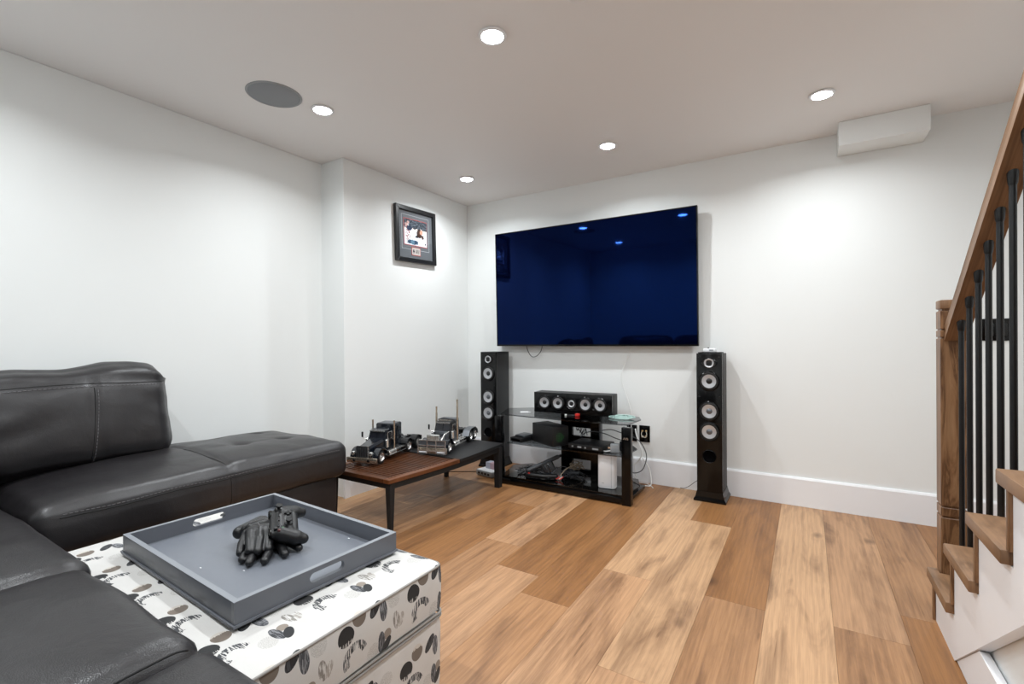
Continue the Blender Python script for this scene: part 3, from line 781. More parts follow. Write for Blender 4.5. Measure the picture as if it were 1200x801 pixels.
for sx in (-.11, .11):
    for sy in (-.085, .10): MB().lathe([(.01, 0), (.01, .006), (0, .006)], (sx, sy, 0), 'z', 12).build('foot', MAT['rubber'], r, local=True)
for sx, w in ((-.10, .012), (-.055, .03), (.0, .012), (.06, .045)):
    MB().box(sx, sx+w, -.1012, -.0995, .016, .026).build('front_mark', MAT['grey_plastic'], r, local=True)
r = empty('power_adaptor', (1.585, -.43, MZ), .3, 'light grey power adaptor with prongs beside the stand leg', 'adaptor')
MB().box(-.03, .03, -.025, .025, 0, .055, bev=.005).build('body', MAT['grey_plastic'], r, local=True)
for d in (-.01, .01): MB().box(-.046, -.029, d-.002, d+.002, .025, .033).build('prong', MAT['chrome'], r, local=True)
MB().tube([(-.03, -.02, .012), (-.06, -.03, .008), (-.075, -.02, .008)], .004, 6, smooth=3).build('lead', MAT['cable_white'], r, local=True)
r = empty('network_adaptor', (1.630, -.36, MZ), 0, 'dark blue-black adaptor block between grey adaptor and stand leg', 'adaptor')
MB().box(1.605, 1.655, -.395, -.325, MZ, MZ+.07, bev=.005).build('body', MAT['navy_lacquer'], r)
MB().tube([(1.63, -.36, MZ+.07), (1.632, -.34, MZ+.1), (1.63, -.28, MZ+.09)], .003, 6, smooth=4).build('lead', MAT['cable_black'], r)

# ------------------------------------------------------------------ bottom shelf
BZ = .0585
r = empty('wireless_router', (1.535, -.44, BZ), .15, 'tall white rounded router standing on the bottom shelf', 'router')
def rrect(w, d, rr, n=6):
    out = []
    for cx, cy, a0 in ((w-rr, d-rr, 0), (-w+rr, d-rr, 90), (-w+rr, -d+rr, 180), (w-rr, -d+rr, 270)):
        for k in range(n+1):
            a = R_(a0+90*k/n); out.append((cx+rr*math.cos(a), cy+rr*math.sin(a)))
    return out
MB().prism(rrect(.062, .045, .03), 'z', 0.003, .232, bev=.004).build('body', MAT['white'], r, local=True, smooth=40)
MB().prism(rrect(.055, .038, .02), 'z', 0, .003).build('foot', MAT['grey_plastic'], r, local=True)
arch = [(-.048, .02), (.028, .02), (.028, .15)] + [(-.010+.038*math.cos(a), .16+.038*math.sin(a)) for a in [PI*k/10 for k in range(0, 11)]] + [(-.048, .15)]
MB().prism(arch, 'y', -.0475, -.0445, bev=.001).build('front_panel', MAT['white'], r, local=True)
MB().box(.034, .0355, -.0475, -.03, .01, .225).build('seam', MAT['grey_plastic'], r, local=True)
for d in (-.018, -.012, -.006): MB().box(-.012+d, -.009+d, -.0482, -.0472, .036, .041).build('status_mark', MAT['grey_plastic'], r, local=True)

r = empty('tilted_controller', (1.06, -.42, BZ), 0, 'dark headset-like controller with bluish side plates tilted on the bottom shelf', 'controller')
mb = MB()
mb.capsule((.94, -.50, BZ+.052), (1.10, -.34, BZ+.135), .014, .016)
mb.build('arm', MAT['cable_grey'], r)
mb = MB(); mb.capsule((.98, -.30, BZ+.06), (1.12, -.33, BZ+.145), .008, .010); mb.build('arm', MAT['black'], r)
mm = Matrix.Translation((1.075, -.43, BZ+.058)) @ Matrix.Rotation(-.5, 4, 'Y') @ Matrix.Rotation(.4, 4, 'Z')
MB().box(-.045, .045, -.028, .028, -.036, .05, bev=.01, m=mm).build('pad', MAT['black_ash'], r)
for s in (-.022, .004): MB().box(s, s+.015, -.030, -.027, -.03, .042, bev=.002, m=mm).build('side_plate', MAT['navy_lacquer'], r)
r = empty('handheld_controller', (1.02, -.50, BZ), 0, 'small black handheld controller with a red mark on the bottom shelf', 'controller')
mb = MB(); mb.capsule((.94, -.515, BZ+.020), (1.06, -.50, BZ+.020), .019, .018); mb.capsule((1.06, -.50, BZ+.020), (1.14, -.455, BZ+.021), .018, .020)
mb.build('body', MAT['black'], r)
MB().ball((.955, -.525, BZ+.035), (.009, .006, .005)).build('red_button', MAT['red'], r)
def heap(name, label, mat, c, rx, ry, h, n, seed, rad=.0028, cat='cable'):
    random.seed(seed); mb = MB()
    for k in range(n):
        pts = []
        a0 = random.uniform(0, 6); 
        for i in range(9):
            a = a0+i*random.uniform(.6, 1.1); q = random.uniform(.35, 1)
            pts.append((c[0]+rx*q*math.cos(a), c[1]+ry*q*math.sin(a), c[2]+rad+random.uniform(0, h)))
        mb.tube(pts, rad, 6, smooth=5)
    return tag(mb.build(name, MAT[mat]), label, cat, kind=None)
heap('cable_tangle', 'tangle of black cables on the left of the bottom shelf', 'cable_black', (.91, -.40, BZ), .13, .13, .04, 5, 11)
heap('cable_tangle', 'tangle of grey cables before the rear column on the bottom shelf', 'cable_grey', (1.19, -.33, BZ), .085, .07, .05, 5, 12)
heap('cable_tangle', 'beige cables bunched in the lower cut-out of the column', 'beige', (1.22, -.26, BZ+.03), .07, .05, .06, 5, 13)
heap('cable_tangle', 'black cables coiled at the middle of the bottom shelf', 'cable_black', (1.27, -.36, BZ), .08, .08, .03, 4, 14)
heap('cable_tangle', 'dark cables hanging in the upper cut-out of the column', 'cable_black', (1.23, -.165, MZ+.02), .06, .03, .12, 2, 15)
r = empty('audio_plugs', (1.155, -.475, BZ), 0, 'cluster of red and pale audio plugs on the front of the bottom shelf', 'plugs')
for k, (dx, dy, ma) in enumerate(((0, 0, 'red'), (.018, .012, 'ivory'), (-.016, .014, 'red'), (.006, .028, 'grey_plastic'), (.03, -.002, 'red'))):
    MB().capsule((1.155+dx, -.475+dy, BZ+.008), (1.175+dx, -.46+dy, BZ+.018+.002*k), .0042, .0036, 10).build('plug', MAT[ma], r)
MB().tube([(1.17, -.45, BZ+.02), (1.20, -.40, BZ+.07), (1.24, -.33, BZ+.09), (1.27, -.26, BZ+.10)], .003, 6, smooth=5).build('lead', MAT['beige'], r)
r = tag(MB().tube([(1.10, -.50, BZ+.01), (1.13, -.44, BZ+.06), (1.17, -.40, BZ+.085), (1.21, -.34, BZ+.055), (1.24, -.3, BZ+.03)], .003, 6, smooth=5).build('cable', MAT['cable_grey']), 'grey cable arching over the audio plugs', 'cable')

# loose cables
def cable(label, mat, pts, rad=.0028, sm=6, name='cable'):
    return tag(MB().tube(pts, rad, 7, smooth=sm).build(name, MAT[mat]), label, 'cable')
cable('black cable loop hanging below the left part of the television', 'cable_black', [(.655, -.035, 1.06), (.66, -.03, 1.01), (.69, -.03, .955), (.724, -.03, .938), (.765, -.03, .955), (.80, -.03, 1.0), (.812, -.035, 1.06)], .003)
cable('white cable hanging from the television down to the glass stand', 'cable_white', [(1.575, -.035, 1.06), (1.565, -.025, 1.0), (1.535, -.022, .92), (1.498, -.02, .83), (1.492, -.02, .78), (1.515, -.02, .70), (1.55, -.02, .60), (1.575, -.03, .50), (1.58, -.06, .30), (1.60, -.05, .14), (1.62, -.05, .02)], .0028)
cable('grey cable looping off the middle shelf at the right of the stand', 'cable_grey', [(1.40, -.20, .40), (1.46, -.16, .405), (1.53, -.14, .385), (1.60, -.13, .37), (1.67, -.13, .33), (1.712, -.13, .26), (1.715, -.13, .20), (1.685, -.13, .125), (1.63, -.13, .095), (1.57, -.12, .10)], .0035)
cable('pale cable arching over the black receiver box', 'cable_grey', [(1.27, -.29, .352), (1.30, -.28, .385), (1.37, -.27, .40), (1.45, -.26, .39), (1.52, -.25, .365), (1.57, -.24, .35)], .0035)
cable('white cord twisting from the outlet past the stand leg', 'cable_white', [(1.60, -.012, .40), (1.62, -.05, .36), (1.655, -.09, .30), (1.675, -.10, .24), (1.64, -.10, .17), (1.575, -.1, .12), (1.60, -.09, .07), (1.65, -.1, .03)], .0042)
cable('white cord curled on the floor at the right of the stand', 'cable_white', [(1.55, -.10, .006), (1.62, -.12, .006), (1.70, -.11, .006), (1.735, -.08, .012), (1.72, -.05, .10), (1.69, -.05, .16), (1.66, -.05, .2)], .0042)
cable('thin white flex looped on the floor below the outlets', 'cable_white', [(1.56, -.07, .004), (1.64, -.05, .004), (1.70, -.06, .008), (1.74, -.09, .004), (1.765, -.13, .004)], .003)
cable('thin black speaker wire rising from floor to the right tower', 'cable_black', [(1.93, -.02, .004), (1.96, -.03, .008), (2.0, -.04, .035), (2.05, -.05, .08), (2.09, -.045, .10)], .0018)
cable('thin dark cord lying on the floor beneath the coffee table', 'cable_black', [(.02, -.62, .003), (.10, -.585, .003), (.17, -.55, .003), (.28, -.49, .003), (.41, -.41, .003), (.46, -.38, .003)], .003)

# ------------------------------------------------------------------ white box on the floor by the table leg
r = empty('modem_box', (.54, -.43, 0), -.20, 'pale grey switch box on the floor behind the coffee table leg', 'network box')
MB().box(-.085, .095, -.075, .085, .005, .045, bev=.004).build('body', MAT['grey_plastic'], r, local=True)
MB().box(-.08, .09, -.07, .08, .0455, .047, bev=.001).build('lid', MAT['white'], r, local=True)
for i in range(4): MB().box(-.062+i*.036, -.042+i*.036, -.0765, -.0745, .016, .032).build('port', MAT['black'], r, local=True)
for sx in (-.07, .08):
    for sy in (-.06, .07): MB().lathe([(.008, 0), (.008, .005), (0, .005)], (sx, sy, 0), 'z', 10).build('foot', MAT['rubber'], r, local=True)
r = empty('small_carton', (.545, -.405, .0475), -.1, 'small lavender and pink carton on top of the switch box', 'carton')
MB().box(-.045, .0, -.03, .03, 0, .05, bev=.001).build('left_side', MAT['lav_box'], r, local=True)
MB().box(.0, .042, -.03, .03, 0, .05, bev=.001).build('right_side', MAT['pink_box'], r, local=True)

# ------------------------------------------------------------------ coffee table
CT = empty('coffee_table', (.52, -1.18, 0), 0, 'low table, slatted brown wood at one end and black at the other', 'coffee table')
TZ = .32
def xfront(y):      # gently bowed front edge
    t = (y+1.745)/(1.745-.63); return .772+.034*math.sin(PI*min(max(t, 0), 1))+.024*t
XB = .240
YW = -1.177
YA, YE = -1.745, -.630
# black end slab
pts = [(XB, YW+.002), (XB, YE)] + [(xfront(y), y) for y in (YE, YE-.13, YE-.27, YE-.41, YW+.002)]
MB().prism(pts, 'z', TZ-.022, TZ-.001, bev=.002).build('black_top', MAT['black_ash'], CT, smooth=0)
# wood border
ys = [YA+i*(YW-YA)/6 for i in range(7)]
MB().prism([(xfront(y), y) for y in ys]+[(xfront(y)-.042, y) for y in ys[::-1]], 'z', TZ-.024, TZ, bev=.003).build('wood_border', MAT['walnut_edge'], CT, smooth=0)
MB().box(XB, XB+.042, YA, YW, TZ-.024, TZ, bev=.003).build('wood_border', MAT['walnut_edge'], CT, smooth=0)
MB().box(XB+.0425, xfront(YA)-.0425, YA, YA+.040, TZ-.024, TZ, bev=.003).build('wood_border', MAT['walnut'], CT, smooth=0)
n = 21; pitch = (YW-.012-(YA+.046))/n
for i in range(n):
    y0 = YA+.046+i*pitch; x1 = xfront(y0)-.043
    o = MB().box(XB+.043, x1, y0, y0+pitch*.52, TZ-.020, TZ-.002, bev=.001, seg=1).build('slat', MAT['walnut'], CT, smooth=0)
# apron and legs
def rail(p, q, z0, z1, w=.02):
    p, q = Vector((*p, 0)), Vector((*q, 0)); d = (q-p).normalized(); nn = Vector((-d.y, d.x, 0))*w
    return MB().prism([tuple((p)[:2]), tuple((q)[:2]), tuple((q+nn)[:2]), tuple((p+nn)[:2])], 'z', z0, z1, bev=.001)
yl = [YA+.03+i*(YE-YA-.05)/6 for i in range(7)]
MB().prism([(xfront(y)-.012, y) for y in yl]+[(xfront(y)-.032, y) for y in yl[::-1]], 'z', TZ-.058, TZ-.0245).build('apron', MAT['black_matte'], CT, smooth=0)
MB().box(XB+.012, XB+.032, YA+.02, YE-.02, TZ-.058, TZ-.0245).build('apron', MAT['black_matte'], CT, smooth=0)
MB().box(XB+.032, xfront(YA)-.033, YA+.02, YA+.04, TZ-.058, TZ-.0245).build('apron', MAT['black_matte'], CT, smooth=0)
MB().box(XB+.032, xfront(YE)-.033, YE-.04, YE-.02, TZ-.058, TZ-.0245).build('apron', MAT['black_matte'], CT, smooth=0)
def leg(x, y, wt, wb):
    b = bmesh.new(); q = []
    for z, w in ((0, wb), (TZ-.060, wt), (TZ-.0248, wt)):
        q.append([b.verts.new((x+sx*w, y+sy*w, z)) for sx, sy in ((-1, -1), (1, -1), (1, 1), (-1, 1))])
    b.faces.new(q[0][::-1]); b.faces.new(q[-1])
    for A, B in zip(q, q[1:]):
        for i in range(4): b.faces.new((A[i], A[(i+1) % 4], B[(i+1) % 4], B[i]))
    bmesh.ops.bevel(b, geom=b.edges[:], offset=.002, segments=1, affect='EDGES')
    mb = MB(); mb._add(b); return mb.build('leg', MAT['black_matte'], CT, smooth=0)
leg(.748, -1.712, .019, .012); leg(.775, -.668, .024, .021); leg(.272, -.656, .018, .014); leg(.272, -1.712, .019, .012)

# ------------------------------------------------------------------ model trucks (local: x right as seen, y back, z up)
def make_truck(loc, rz, label, style):
    r = empty('model_truck', loc, rz, label, 'model truck', 'model semi trucks on the coffee table')
    K = dict(local=True)
    chrome, warm = MAT['chrome'], MAT['chrome_warm']
    body = MAT['navy_lacquer'] if style == 0 else MAT['silver_dark']
    L = .665 if style == 0 else .60
    rears = (.415, .545) if style == 0 else (.47, .557)
    WR = .042
    for s in (-1, 1): MB().box(s*.034-.004, s*.034+.004, .02, L, .048, .066).build('frame_rail', MAT['black'] if style == 0 else chrome, r, **K)
    mb = MB()
    for y in (.10, .2, .3, .38, .48, .6): mb.box(-.032, .032, min(y, L-.01)-.004, min(y, L-.01)+.004, .050, .062)
    mb.build('cross_member', MAT['black'], r, **K)
    def wheel(x, y, w):
        s = 1 if x > 0 else -1
        t = MB().lathe([(.026, -w/2), (WR-.004, -w/2), (WR, -w/2+.004), (WR, w/2-.004), (WR-.004, w/2), (.026, w/2)], (x, y, WR), 'x', 22).build('wheel', MAT['rubber'], r, **K)
        MB().lathe([(0, s*(w/2-.006)), (.010, s*(w/2-.002)), (.012, s*(w/2-.008)), (.022, s*(w/2-.006)), (.0262, s*(w/2+.001)), (.0262, -s*w/2), (0, -s*w/2)], (x, y, WR), 'x', 18).build('rim', chrome, t, **K)
        MB().lathe([(.006, s*(w/2-.008)), (.005, s*(w/2+.003)), (0, s*(w/2+.004))], (x, y, WR), 'x', 10).build('hub_cap', chrome, t, **K)
    fy = .078
    for s in (-1, 1): wheel(s*.080, fy, .022)
    for y in rears:
        for s in (-1, 1): wheel(s*.072, y, .044)
    for y in (fy,)+rears: MB().tube([(-.07, y, WR), (.07, y, WR)], .005, 8).build('axle', MAT['silver_dark'], r, **K)
    def arc(yc, R, a0, a1, x0, x1, th, n=8):
        o = [(yc+R*math.cos(a0+(a1-a0)*i/n), WR+R*math.sin(a0+(a1-a0)*i/n)) for i in range(n+1)]
        inn = [(yc+(R-th)*math.cos(a0+(a1-a0)*i/n), WR+(R-th)*math.sin(a0+(a1-a0)*i/n)) for i in range(n, -1, -1)]
        return MB().prism(o+inn, 'x', x0, x1)
    for s in (-1, 1):
        x0, x1 = sorted((s*.060, s*.098))
        f = arc(fy, .056, .15, PI-.05, x0, x1, .005).build('front_fender', body if style == 0 else MAT['navy_lacquer'], r, **K)
    # bumper
    if style == 0:
        MB().box(-.106, .106, -.006, .008, .018, .050, bev=.004).build('bumper', warm, r, **K)
        for s in (-.05, .05): MB().lathe([(.008, 0), (.008, .004), (0, .005)], (s, -.006, .034), '-y', 10).build('fog_lamp', MAT['black'], r, **K)
    else:
        MB().box(-.104, .104, -.004, .008, .010, .050, bev=.003).build('bumper', warm, r, **K)
        g = MB()
        for z in (.030, .066, .100): g.box(-.098, .098, -.016, -.009, z-.003, z+.003)
        for x in (-.098, -.032, .032, .098): g.box(x-.004, x+.004, -.016, -.009, .012, .103)
        g.build('bull_bar', chrome, r, **K)
        for s in (-1, 1): MB().box(s*.065-.026, s*.065+.026, -.018, -.008, .011, .026, bev=.002).build('step_plate', MAT['white'], r, **K)
        for s in (-1, 1): MB().box(s*.065-.026, s*.065+.026, -.0195, -.017, .014, .020).build('lamp_strip', MAT['black'], r, **K)
        MB().box(-.096, .096, -.006, -.003, .052, .096).build('mesh_panel', MAT['silver_dark'], r, **K)
    # grille + hood
    gh = .118 if style == 0 else .135
    MB().box(-.045, .045, .004, .020, .045, gh, bev=.004).build('grille_shell', chrome if style else MAT['black'], r, **K)
    g = MB()
    for i in range(7): g.box(-.036+i*.012-.002, -.036+i*.012+.002, .0015, .005, .052, gh-.008)
    g.build('grille_bar', MAT['silver_dark'] if style == 0 else warm, r, **K)
    if style == 0: MB().box(.041, .046, -.001, .005, .045, gh+.004).build('grille_edge', chrome, r, **K)
    b = bmesh.new(); q = []
    hz = ((.018, .045, gh-.006), (.08, .050, gh+.004), (.170, .060, .138 if style == 0 else .128))
    for y, w, z in hz:
        q.append([b.verts.new(p) for p in ((-w, y, .060), (-w, y, z-.012), (-w+.014, y, z), (w-.014, y, z), (w, y, z-.012), (w, y, .060))])
    b.faces.new(q[0]); b.faces.new(q[-1][::-1])
    for A, B in zip(q, q[1:]):
        for i in range(6): b.faces.new((A[i], A[(i+1) % 6], B[(i+1) % 6], B[i]))
    bmesh.ops.recalc_face_normals(b, faces=b.faces[:])
    if style == 1:     # open engine bay: block and pipes instead of a closed hood
        b.free()
        MB().box(-.026, .026, .03, .15, .066, .110, bev=.005).build('engine_block', MAT['silver'], r, **K)
        e = MB()
        for i in range(5): e.box(-.030, .030, .040+i*.023, .050+i*.023, .105, .116, bev=.002)
        e.build('valve_cover', MAT['navy_lacquer'], r, **K)
        for s in (-1, 1): MB().tube([(s*.04, .03, .07), (s*.05, .08, .12), (s*.05, .16, .13)], .005, 8, smooth=4).build('engine_pipe', chrome, r, **K)
        MB().box(-.05, .05, .152, .168, .06, .132, bev=.003).build('firewall', MAT['silver_dark'], r, **K)
    else:
        mb = MB(); mb._add(b); mb.build('hood', body, r, smooth=20, **K)
    # headlights
    for s in (-1, 1):
        h = MB().lathe([(.011, -.006), (.012, .008), (.009, .010), (0, .010)], (s*.062, .006, .075), '-y', 12).build('headlight', chrome, r, **K)
    # cab
    cf, cb, ct = .168, .255, (.192 if style == 0 else .196)
    b = bmesh.new(); q = []
    for y0, y1, w, z in ((cf, cb, .062, .055), (cf, cb, .064, .128), (cf+.016, cb, .058, ct-.006), (cf+.03, cb, .050, ct)):
        q.append([b.verts.new(p) for p in ((-w, y0, z), (w, y0, z), (w, y1, z), (-w, y1, z))])
    b.faces.new(q[0][::-1]); b.faces.new(q[-1])
    for A, B in zip(q, q[1:]):
        for i in range(4): b.faces.new((A[i], A[(i+1) % 4], B[(i+1) % 4], B[i]))
    mb = MB(); mb._add(b); mb.build('cab', body if style == 0 else MAT['black'], r, smooth=0, **K)
    mw = Matrix.Translation((0, cf+.0075, .156)) @ Matrix.Rotation(-.25, 4, 'X')
    for s in (-1, 1): MB().box(s*.027-.024, s*.027+.024, -.003, .001, -.024, .026, m=mw).build('windscreen', MAT['glass_dark'], r, **K)
    for s in (-1, 1):
        x = s*.0625
        MB().box(min(x, x+s*.002)-.001, max(x, x+s*.002)+.001, cf+.026, cb-.02, .132, .170).build('side_window', MAT['glass_dark'], r, **K)
        MB().tube([(s*.0655, cf+.022, .130), (s*.0645, cf+.022, .172), (s*.0645, cb-.016, .172), (s*.0655, cb-.016, .130)], .0022, 6, closed=True).build('window_frame', chrome, r, **K)
        MB().box(*sorted((s*.064, s*.0665)), cf+.02, cb-.012, .062, .122).build('door_panel', body, r, smooth=0, **K)
        MB().lathe([(.011, 0), (.011, .045), (.008, .05), (0, .05)], (s*.072, cf+.002, .082), 'z', 12).build('air_cleaner', chrome, r, **K)
    MB().box(-.052, .052, cf-.002, cf+.012, ct-.014, ct-.006).build('sun_visor', chrome, r, **K)
    # sleeper
    sb = .335 if style == 0 else .320
    if style == 0:
        MB().box(-.066, .066, cb+.004, sb+.03, .052, .214, bev=.006).build('sleeper', MAT['navy_lacquer'], r, **K)
        MB().box(-.060, .060, cb+.01, sb+.024, .214, .2165, bev=.001).build('sleeper_roof', MAT['silver_dark'], r, **K)
    else:
        MB().box(-.060, .060, cb+.004, sb, .052, .206, bev=.006).build('sleeper', MAT['silver_dark'], r, **K)
        for s in (-1, 1): MB().box(*sorted((s*.060, s*.062)), cb+.02, sb-.012, .07, .19).build('sleeper_panel', MAT['glass_dark'], r, smooth=0, **K)
        for x in (-.04, -.02, 0, .02, .04): MB().ball((x, cf+.035, ct+.004), (.006, .006, .005), sub=1).build('roof_lamp', MAT['chrome_warm'], r, **K)
        MB().tube([(-.05, cf+.03, ct+.008), (-.02, cf+.05, ct+.016), (.03, cf+.04, ct+.012), (.05, cf+.07, ct+.006)], .004, 6, smooth=4).build('roof_wiring', MAT['cable_black'], r, **K)
    # exhaust stacks
    top = (.240, .240) if style == 0 else (.290, .345)
    for s, zt in ((-1, top[0]), (1, top[1])):
        MB().lathe([(.0055, .06), (.0055, zt-.01), (.0065, zt), (.004, zt), (.004, zt-.02)] if style == 0 else [(.0055, .06), (.007, .10), (.007, zt-.05), (.0055, zt-.04), (.0065, zt), (.004, zt), (.004, zt-.02)], (s*.080, cb-(.010 if style == 0 else .018), 0), 'z', 12).build('exhaust_stack', warm, r, **K)
        MB().box(*sorted((s*.062, s*.080)), cb-.012, cb-.006, .12, .126).build('stack_bracket', chrome, r, **K)
        MB().lathe([(.017, 0), (.019, .003), (.019, .085), (.017, .088), (0, .088)], (s*.072, .175, .042), 'y', 16).build('fuel_tank', chrome, r, **K)
        st = MB()
        for i in range(5): st.box(*sorted((s*.052, s*.094)), .274+i*.018, .286+i*.018, .052, .056)
        st.box(*sorted((s*.090, s*.095)), .17, .37, .030, .034)
        st.build('side_step', chrome, r, **K)
        MB().tube([(s*.066, cf-.002, .12), (s*.095, cf-.012, .135), (s*.098, cf-.012, .16)], .0018, 6).build('mirror_arm', chrome, r, **K)
        MB().box(s*.1-.006, s*.1+.006, cf-.016, cf-.010, .14, .175, bev=.002).build('mirror', MAT['black'], r, **K)
    # fifth wheel, rear fenders, tail
    ym = sum(rears)/2
    MB().prism([(-.04, ym-.04), (.04, ym-.04), (.03, ym+.03), (.008, ym+.045), (.006, ym), (-.006, ym), (-.008, ym+.045), (-.03, ym+.03)], 'z', .082, .090).build('fifth_wheel', MAT['black'], r, **K)
    MB().box(-.03, .03, ym-.02, ym+.02, .066, .082).build('fifth_wheel_base', MAT['black'], r, **K)
    for s in (-1, 1):
        x0, x1 = sorted((s*.046, s*.098))
        if style == 0:
            for y in rears: arc(y, .052, .5, PI-.5, x0, x1, .003).build('rear_fender', MAT['black'], r, **K)
        else:
            o = [(rears[0]-.062, .050), (rears[0]-.030, .090), (rears[0]+.01, .100), (rears[1]+.0, .100), (rears[1]+.045, .075), (rears[1]+.060, .040), (rears[1]+.056, .040), (rears[1]+.042, .071), (rears[1], .096), (rears[0]+.01, .096), (rears[0]-.028, .086), (rears[0]-.058, .050)]
            MB().prism(o, 'x', x0, x1).build('rear_fender', MAT['silver_dark'], r, **K)
    MB().box(-.06, .06, L-.004, L, .036, .066).build('tail_bar', MAT['black'], r, **K)
    return r
make_truck((.402, -1.612, TZ), .262, 'black model semi truck at the sofa end of the coffee table', 0)
make_truck((.594, -1.185, TZ), .275, 'silver model semi truck with tall exhaust pipes on the coffee table', 1)
# ------------------------------------------------------------------ sectional sofa
def gauss(d, w): return math.exp(-(d/w)**2)
def softbox(x0, x1, y0, y1, z0, z1, rad, step=.022, crown=0.0, wr=.003, wscale=5.0, fn=None, seed=0.0, crownz=None, m=None):
    """puffy rounded cushion; fn(p, u, v, w) may displace further"""
    b = bmesh.new(); dims = (x1-x0, y1-y0, z1-z0)
    N = [max(4, int(d/step)) for d in dims]
    seen = {}
    def V(i, j, k):
        key = (i, j, k)
        if key not in seen:
            seen[key] = b.verts.new((x0+dims[0]*i/N[0], y0+dims[1]*j/N[1], z0+dims[2]*k/N[2]))
        return seen[key]
    for k in (0, N[2]):
        for i in range(N[0]):
            for j in range(N[1]): b.faces.new((V(i, j, k), V(i+1, j, k), V(i+1, j+1, k), V(i, j+1, k)))
    for j in (0, N[1]):
        for i in range(N[0]):
            for k in range(N[2]): b.faces.new((V(i, j, k), V(i+1, j, k), V(i+1, j, k+1), V(i, j, k+1)))
    for i in (0, N[0]):
        for j in range(N[1]):
            for k in range(N[2]): b.faces.new((V(i, j, k), V(i, j+1, k), V(i, j+1, k+1), V(i, j, k+1)))
    bmesh.ops.recalc_face_normals(b, faces=b.faces[:])
    c = Vector(((x0+x1)/2, (y0+y1)/2, (z0+z1)/2)); h = Vector([d/2 for d in dims])
    rad = min(rad, min(h)*.98)
    for v in b.verts:
        p = v.co-c
        q = Vector([max(-h[i]+rad, min(h[i]-rad, p[i])) for i in range(3)])
        d = p-q
        if d.length > 1e-9:
            mx = max(abs(d.x), abs(d.y), abs(d.z)); d = d.normalized()*rad if mx > 0 else d
        p2 = q+d
        u, vv, w = p.x/h.x, p.y/h.y, p.z/h.z
        nrm = d.normalized() if d.length > 1e-9 else Vector((0, 0, 1))
        cr = crown*max(0, 1-abs(u)**2.6)**.8*max(0, 1-abs(vv)**2.6)**.8*max(0, w)
        if crownz == 'x': cr = crown*max(0, 1-abs(w)**2.4)**.8*max(0, 1-abs(vv)**2.4)**.8*max(0, u)
        pw = p2+c
        nn = noise.noise(Vector((pw.x*wscale+seed, pw.y*wscale, pw.z*wscale)))*wr + noise.noise(Vector((pw.x*wscale*2.7+seed, pw.y*wscale*2.7, pw.z*wscale*2.7)))*wr*.4
        out = pw + nrm*nn + (Vector((1, 0, 0)) if crownz == 'x' else Vector((0, 0, 1)))*cr
        if fn: out = fn(out, u, vv, w, nrm)
        v.co = out
    mb = MB(); mb._add(b, m); return mb

SF = empty('sectional_sofa', (.4, -3.0, 0), 0, 'dark leather L-shaped sectional sofa with tufted chaise along the left wall', 'sofa')
lea = MAT['leather']
FX = .505            # front edge of the chaise
# bases
MB().box(-.205, FX-.035, -3.78, -1.845, .035, .330, bev=.012, seg=3).build('chaise_base', lea, SF)
MB().box(FX-.035, 2.30, -3.78, -3.165, .035, .330, bev=.012, seg=3).build('seat_base', lea, SF)
for x, y in ((-.15, -1.90), (.41, -1.90), (-.15, -3.7), (2.2, -3.25), (2.2, -3.7), (1.1, -3.25)):
    MB().lathe([(.022, 0), (.028, .035), (0, .035)], (x, y, 0), 'z', 16).build('foot', MAT['black'], SF)
tufts = [(-.14, -2.10), (-.02, -2.03), (.13, -2.40), (.20, -2.33)]
tufts = [(-.05, -2.02), (.24, -2.02), (-.05, -2.25), (.24, -2.25)]
def chaise_fn(p, u, v, w, n):
    if n.z > .3:
        for tx, ty in tufts:
            d = math.hypot(p.x-tx, p.y-ty); p.z -= .020*gauss(d, .035)
            p.z -= .006*gauss(abs(p.x-tx), .012)*gauss(p.y-ty, .10)
    # cross seam between the two panels
    dd = p.y+2.44+.05*(1-u)*.5
    if n.x > .6: p.x -= .006*gauss(p.y+2.44, .009)
    elif n.z > .2: p.z -= .010*gauss(dd, .012)+.004*gauss(dd, .05)
    if n.x > .6: p.x -= .005*gauss(p.z-.470, .009)
    return p
def seat_fn(p, u, v, w, n):
    if n.x > .6: p.x -= .004*gauss(p.z-.478, .007)
    return p
chaise = softbox(-.215, FX+.006, -3.095, -1.795, .325, .513, .050, step=.0155, crown=.050, wr=.009, wscale=4, fn=chaise_fn, seed=2).build('chaise_cushion', lea, SF, smooth=60); pass
softbox(-.215, 1.108, -3.80, -3.100, .325, .505, .055, crown=.030, wr=.006, seed=7).build('seat_cushion', lea, SF, smooth=60)
def pipe_fn(p, u, v, w, n):
    if n.y > .5: p.y -= .004*gauss(p.z-.455, .006)
    return p
seats = []
for x0, x1, sd in ((1.112, 1.722, 9), (1.726, 2.32, 12)):
    _o = softbox(x0, x1, -3.80, -3.118, .325, .505, .05, crown=.035, wr=.006, fn=pipe_fn, seed=sd).build('seat_cushion', lea, SF, smooth=60); seats.append((_o, x0, x1))
def stitches(pts, name='stitching', mat='stitch', L=.007, gap=.005, r=.0011, parent=SF):
    pts = catmull([Vector(p) for p in pts], 12); mb = MB(); acc = 0; on = True; cur = [pts[0]]
    for a, b in zip(pts, pts[1:]):
        acc += (b-a).length
        if on: cur.append(b)
        if acc > (L if on else gap):
            if on and len(cur) > 1: mb.tube([cur[0], cur[-1]], r, 5)
            on = not on; acc = 0; cur = [b]
    return mb.build(name, MAT[mat], parent, kind='stuff')
def seam_line(pts, r=.0016, mat='stitch_dark', parent=SF, sm=8): return MB().tube(pts, r, 6, smooth=sm).build('seam', MAT[mat], parent)
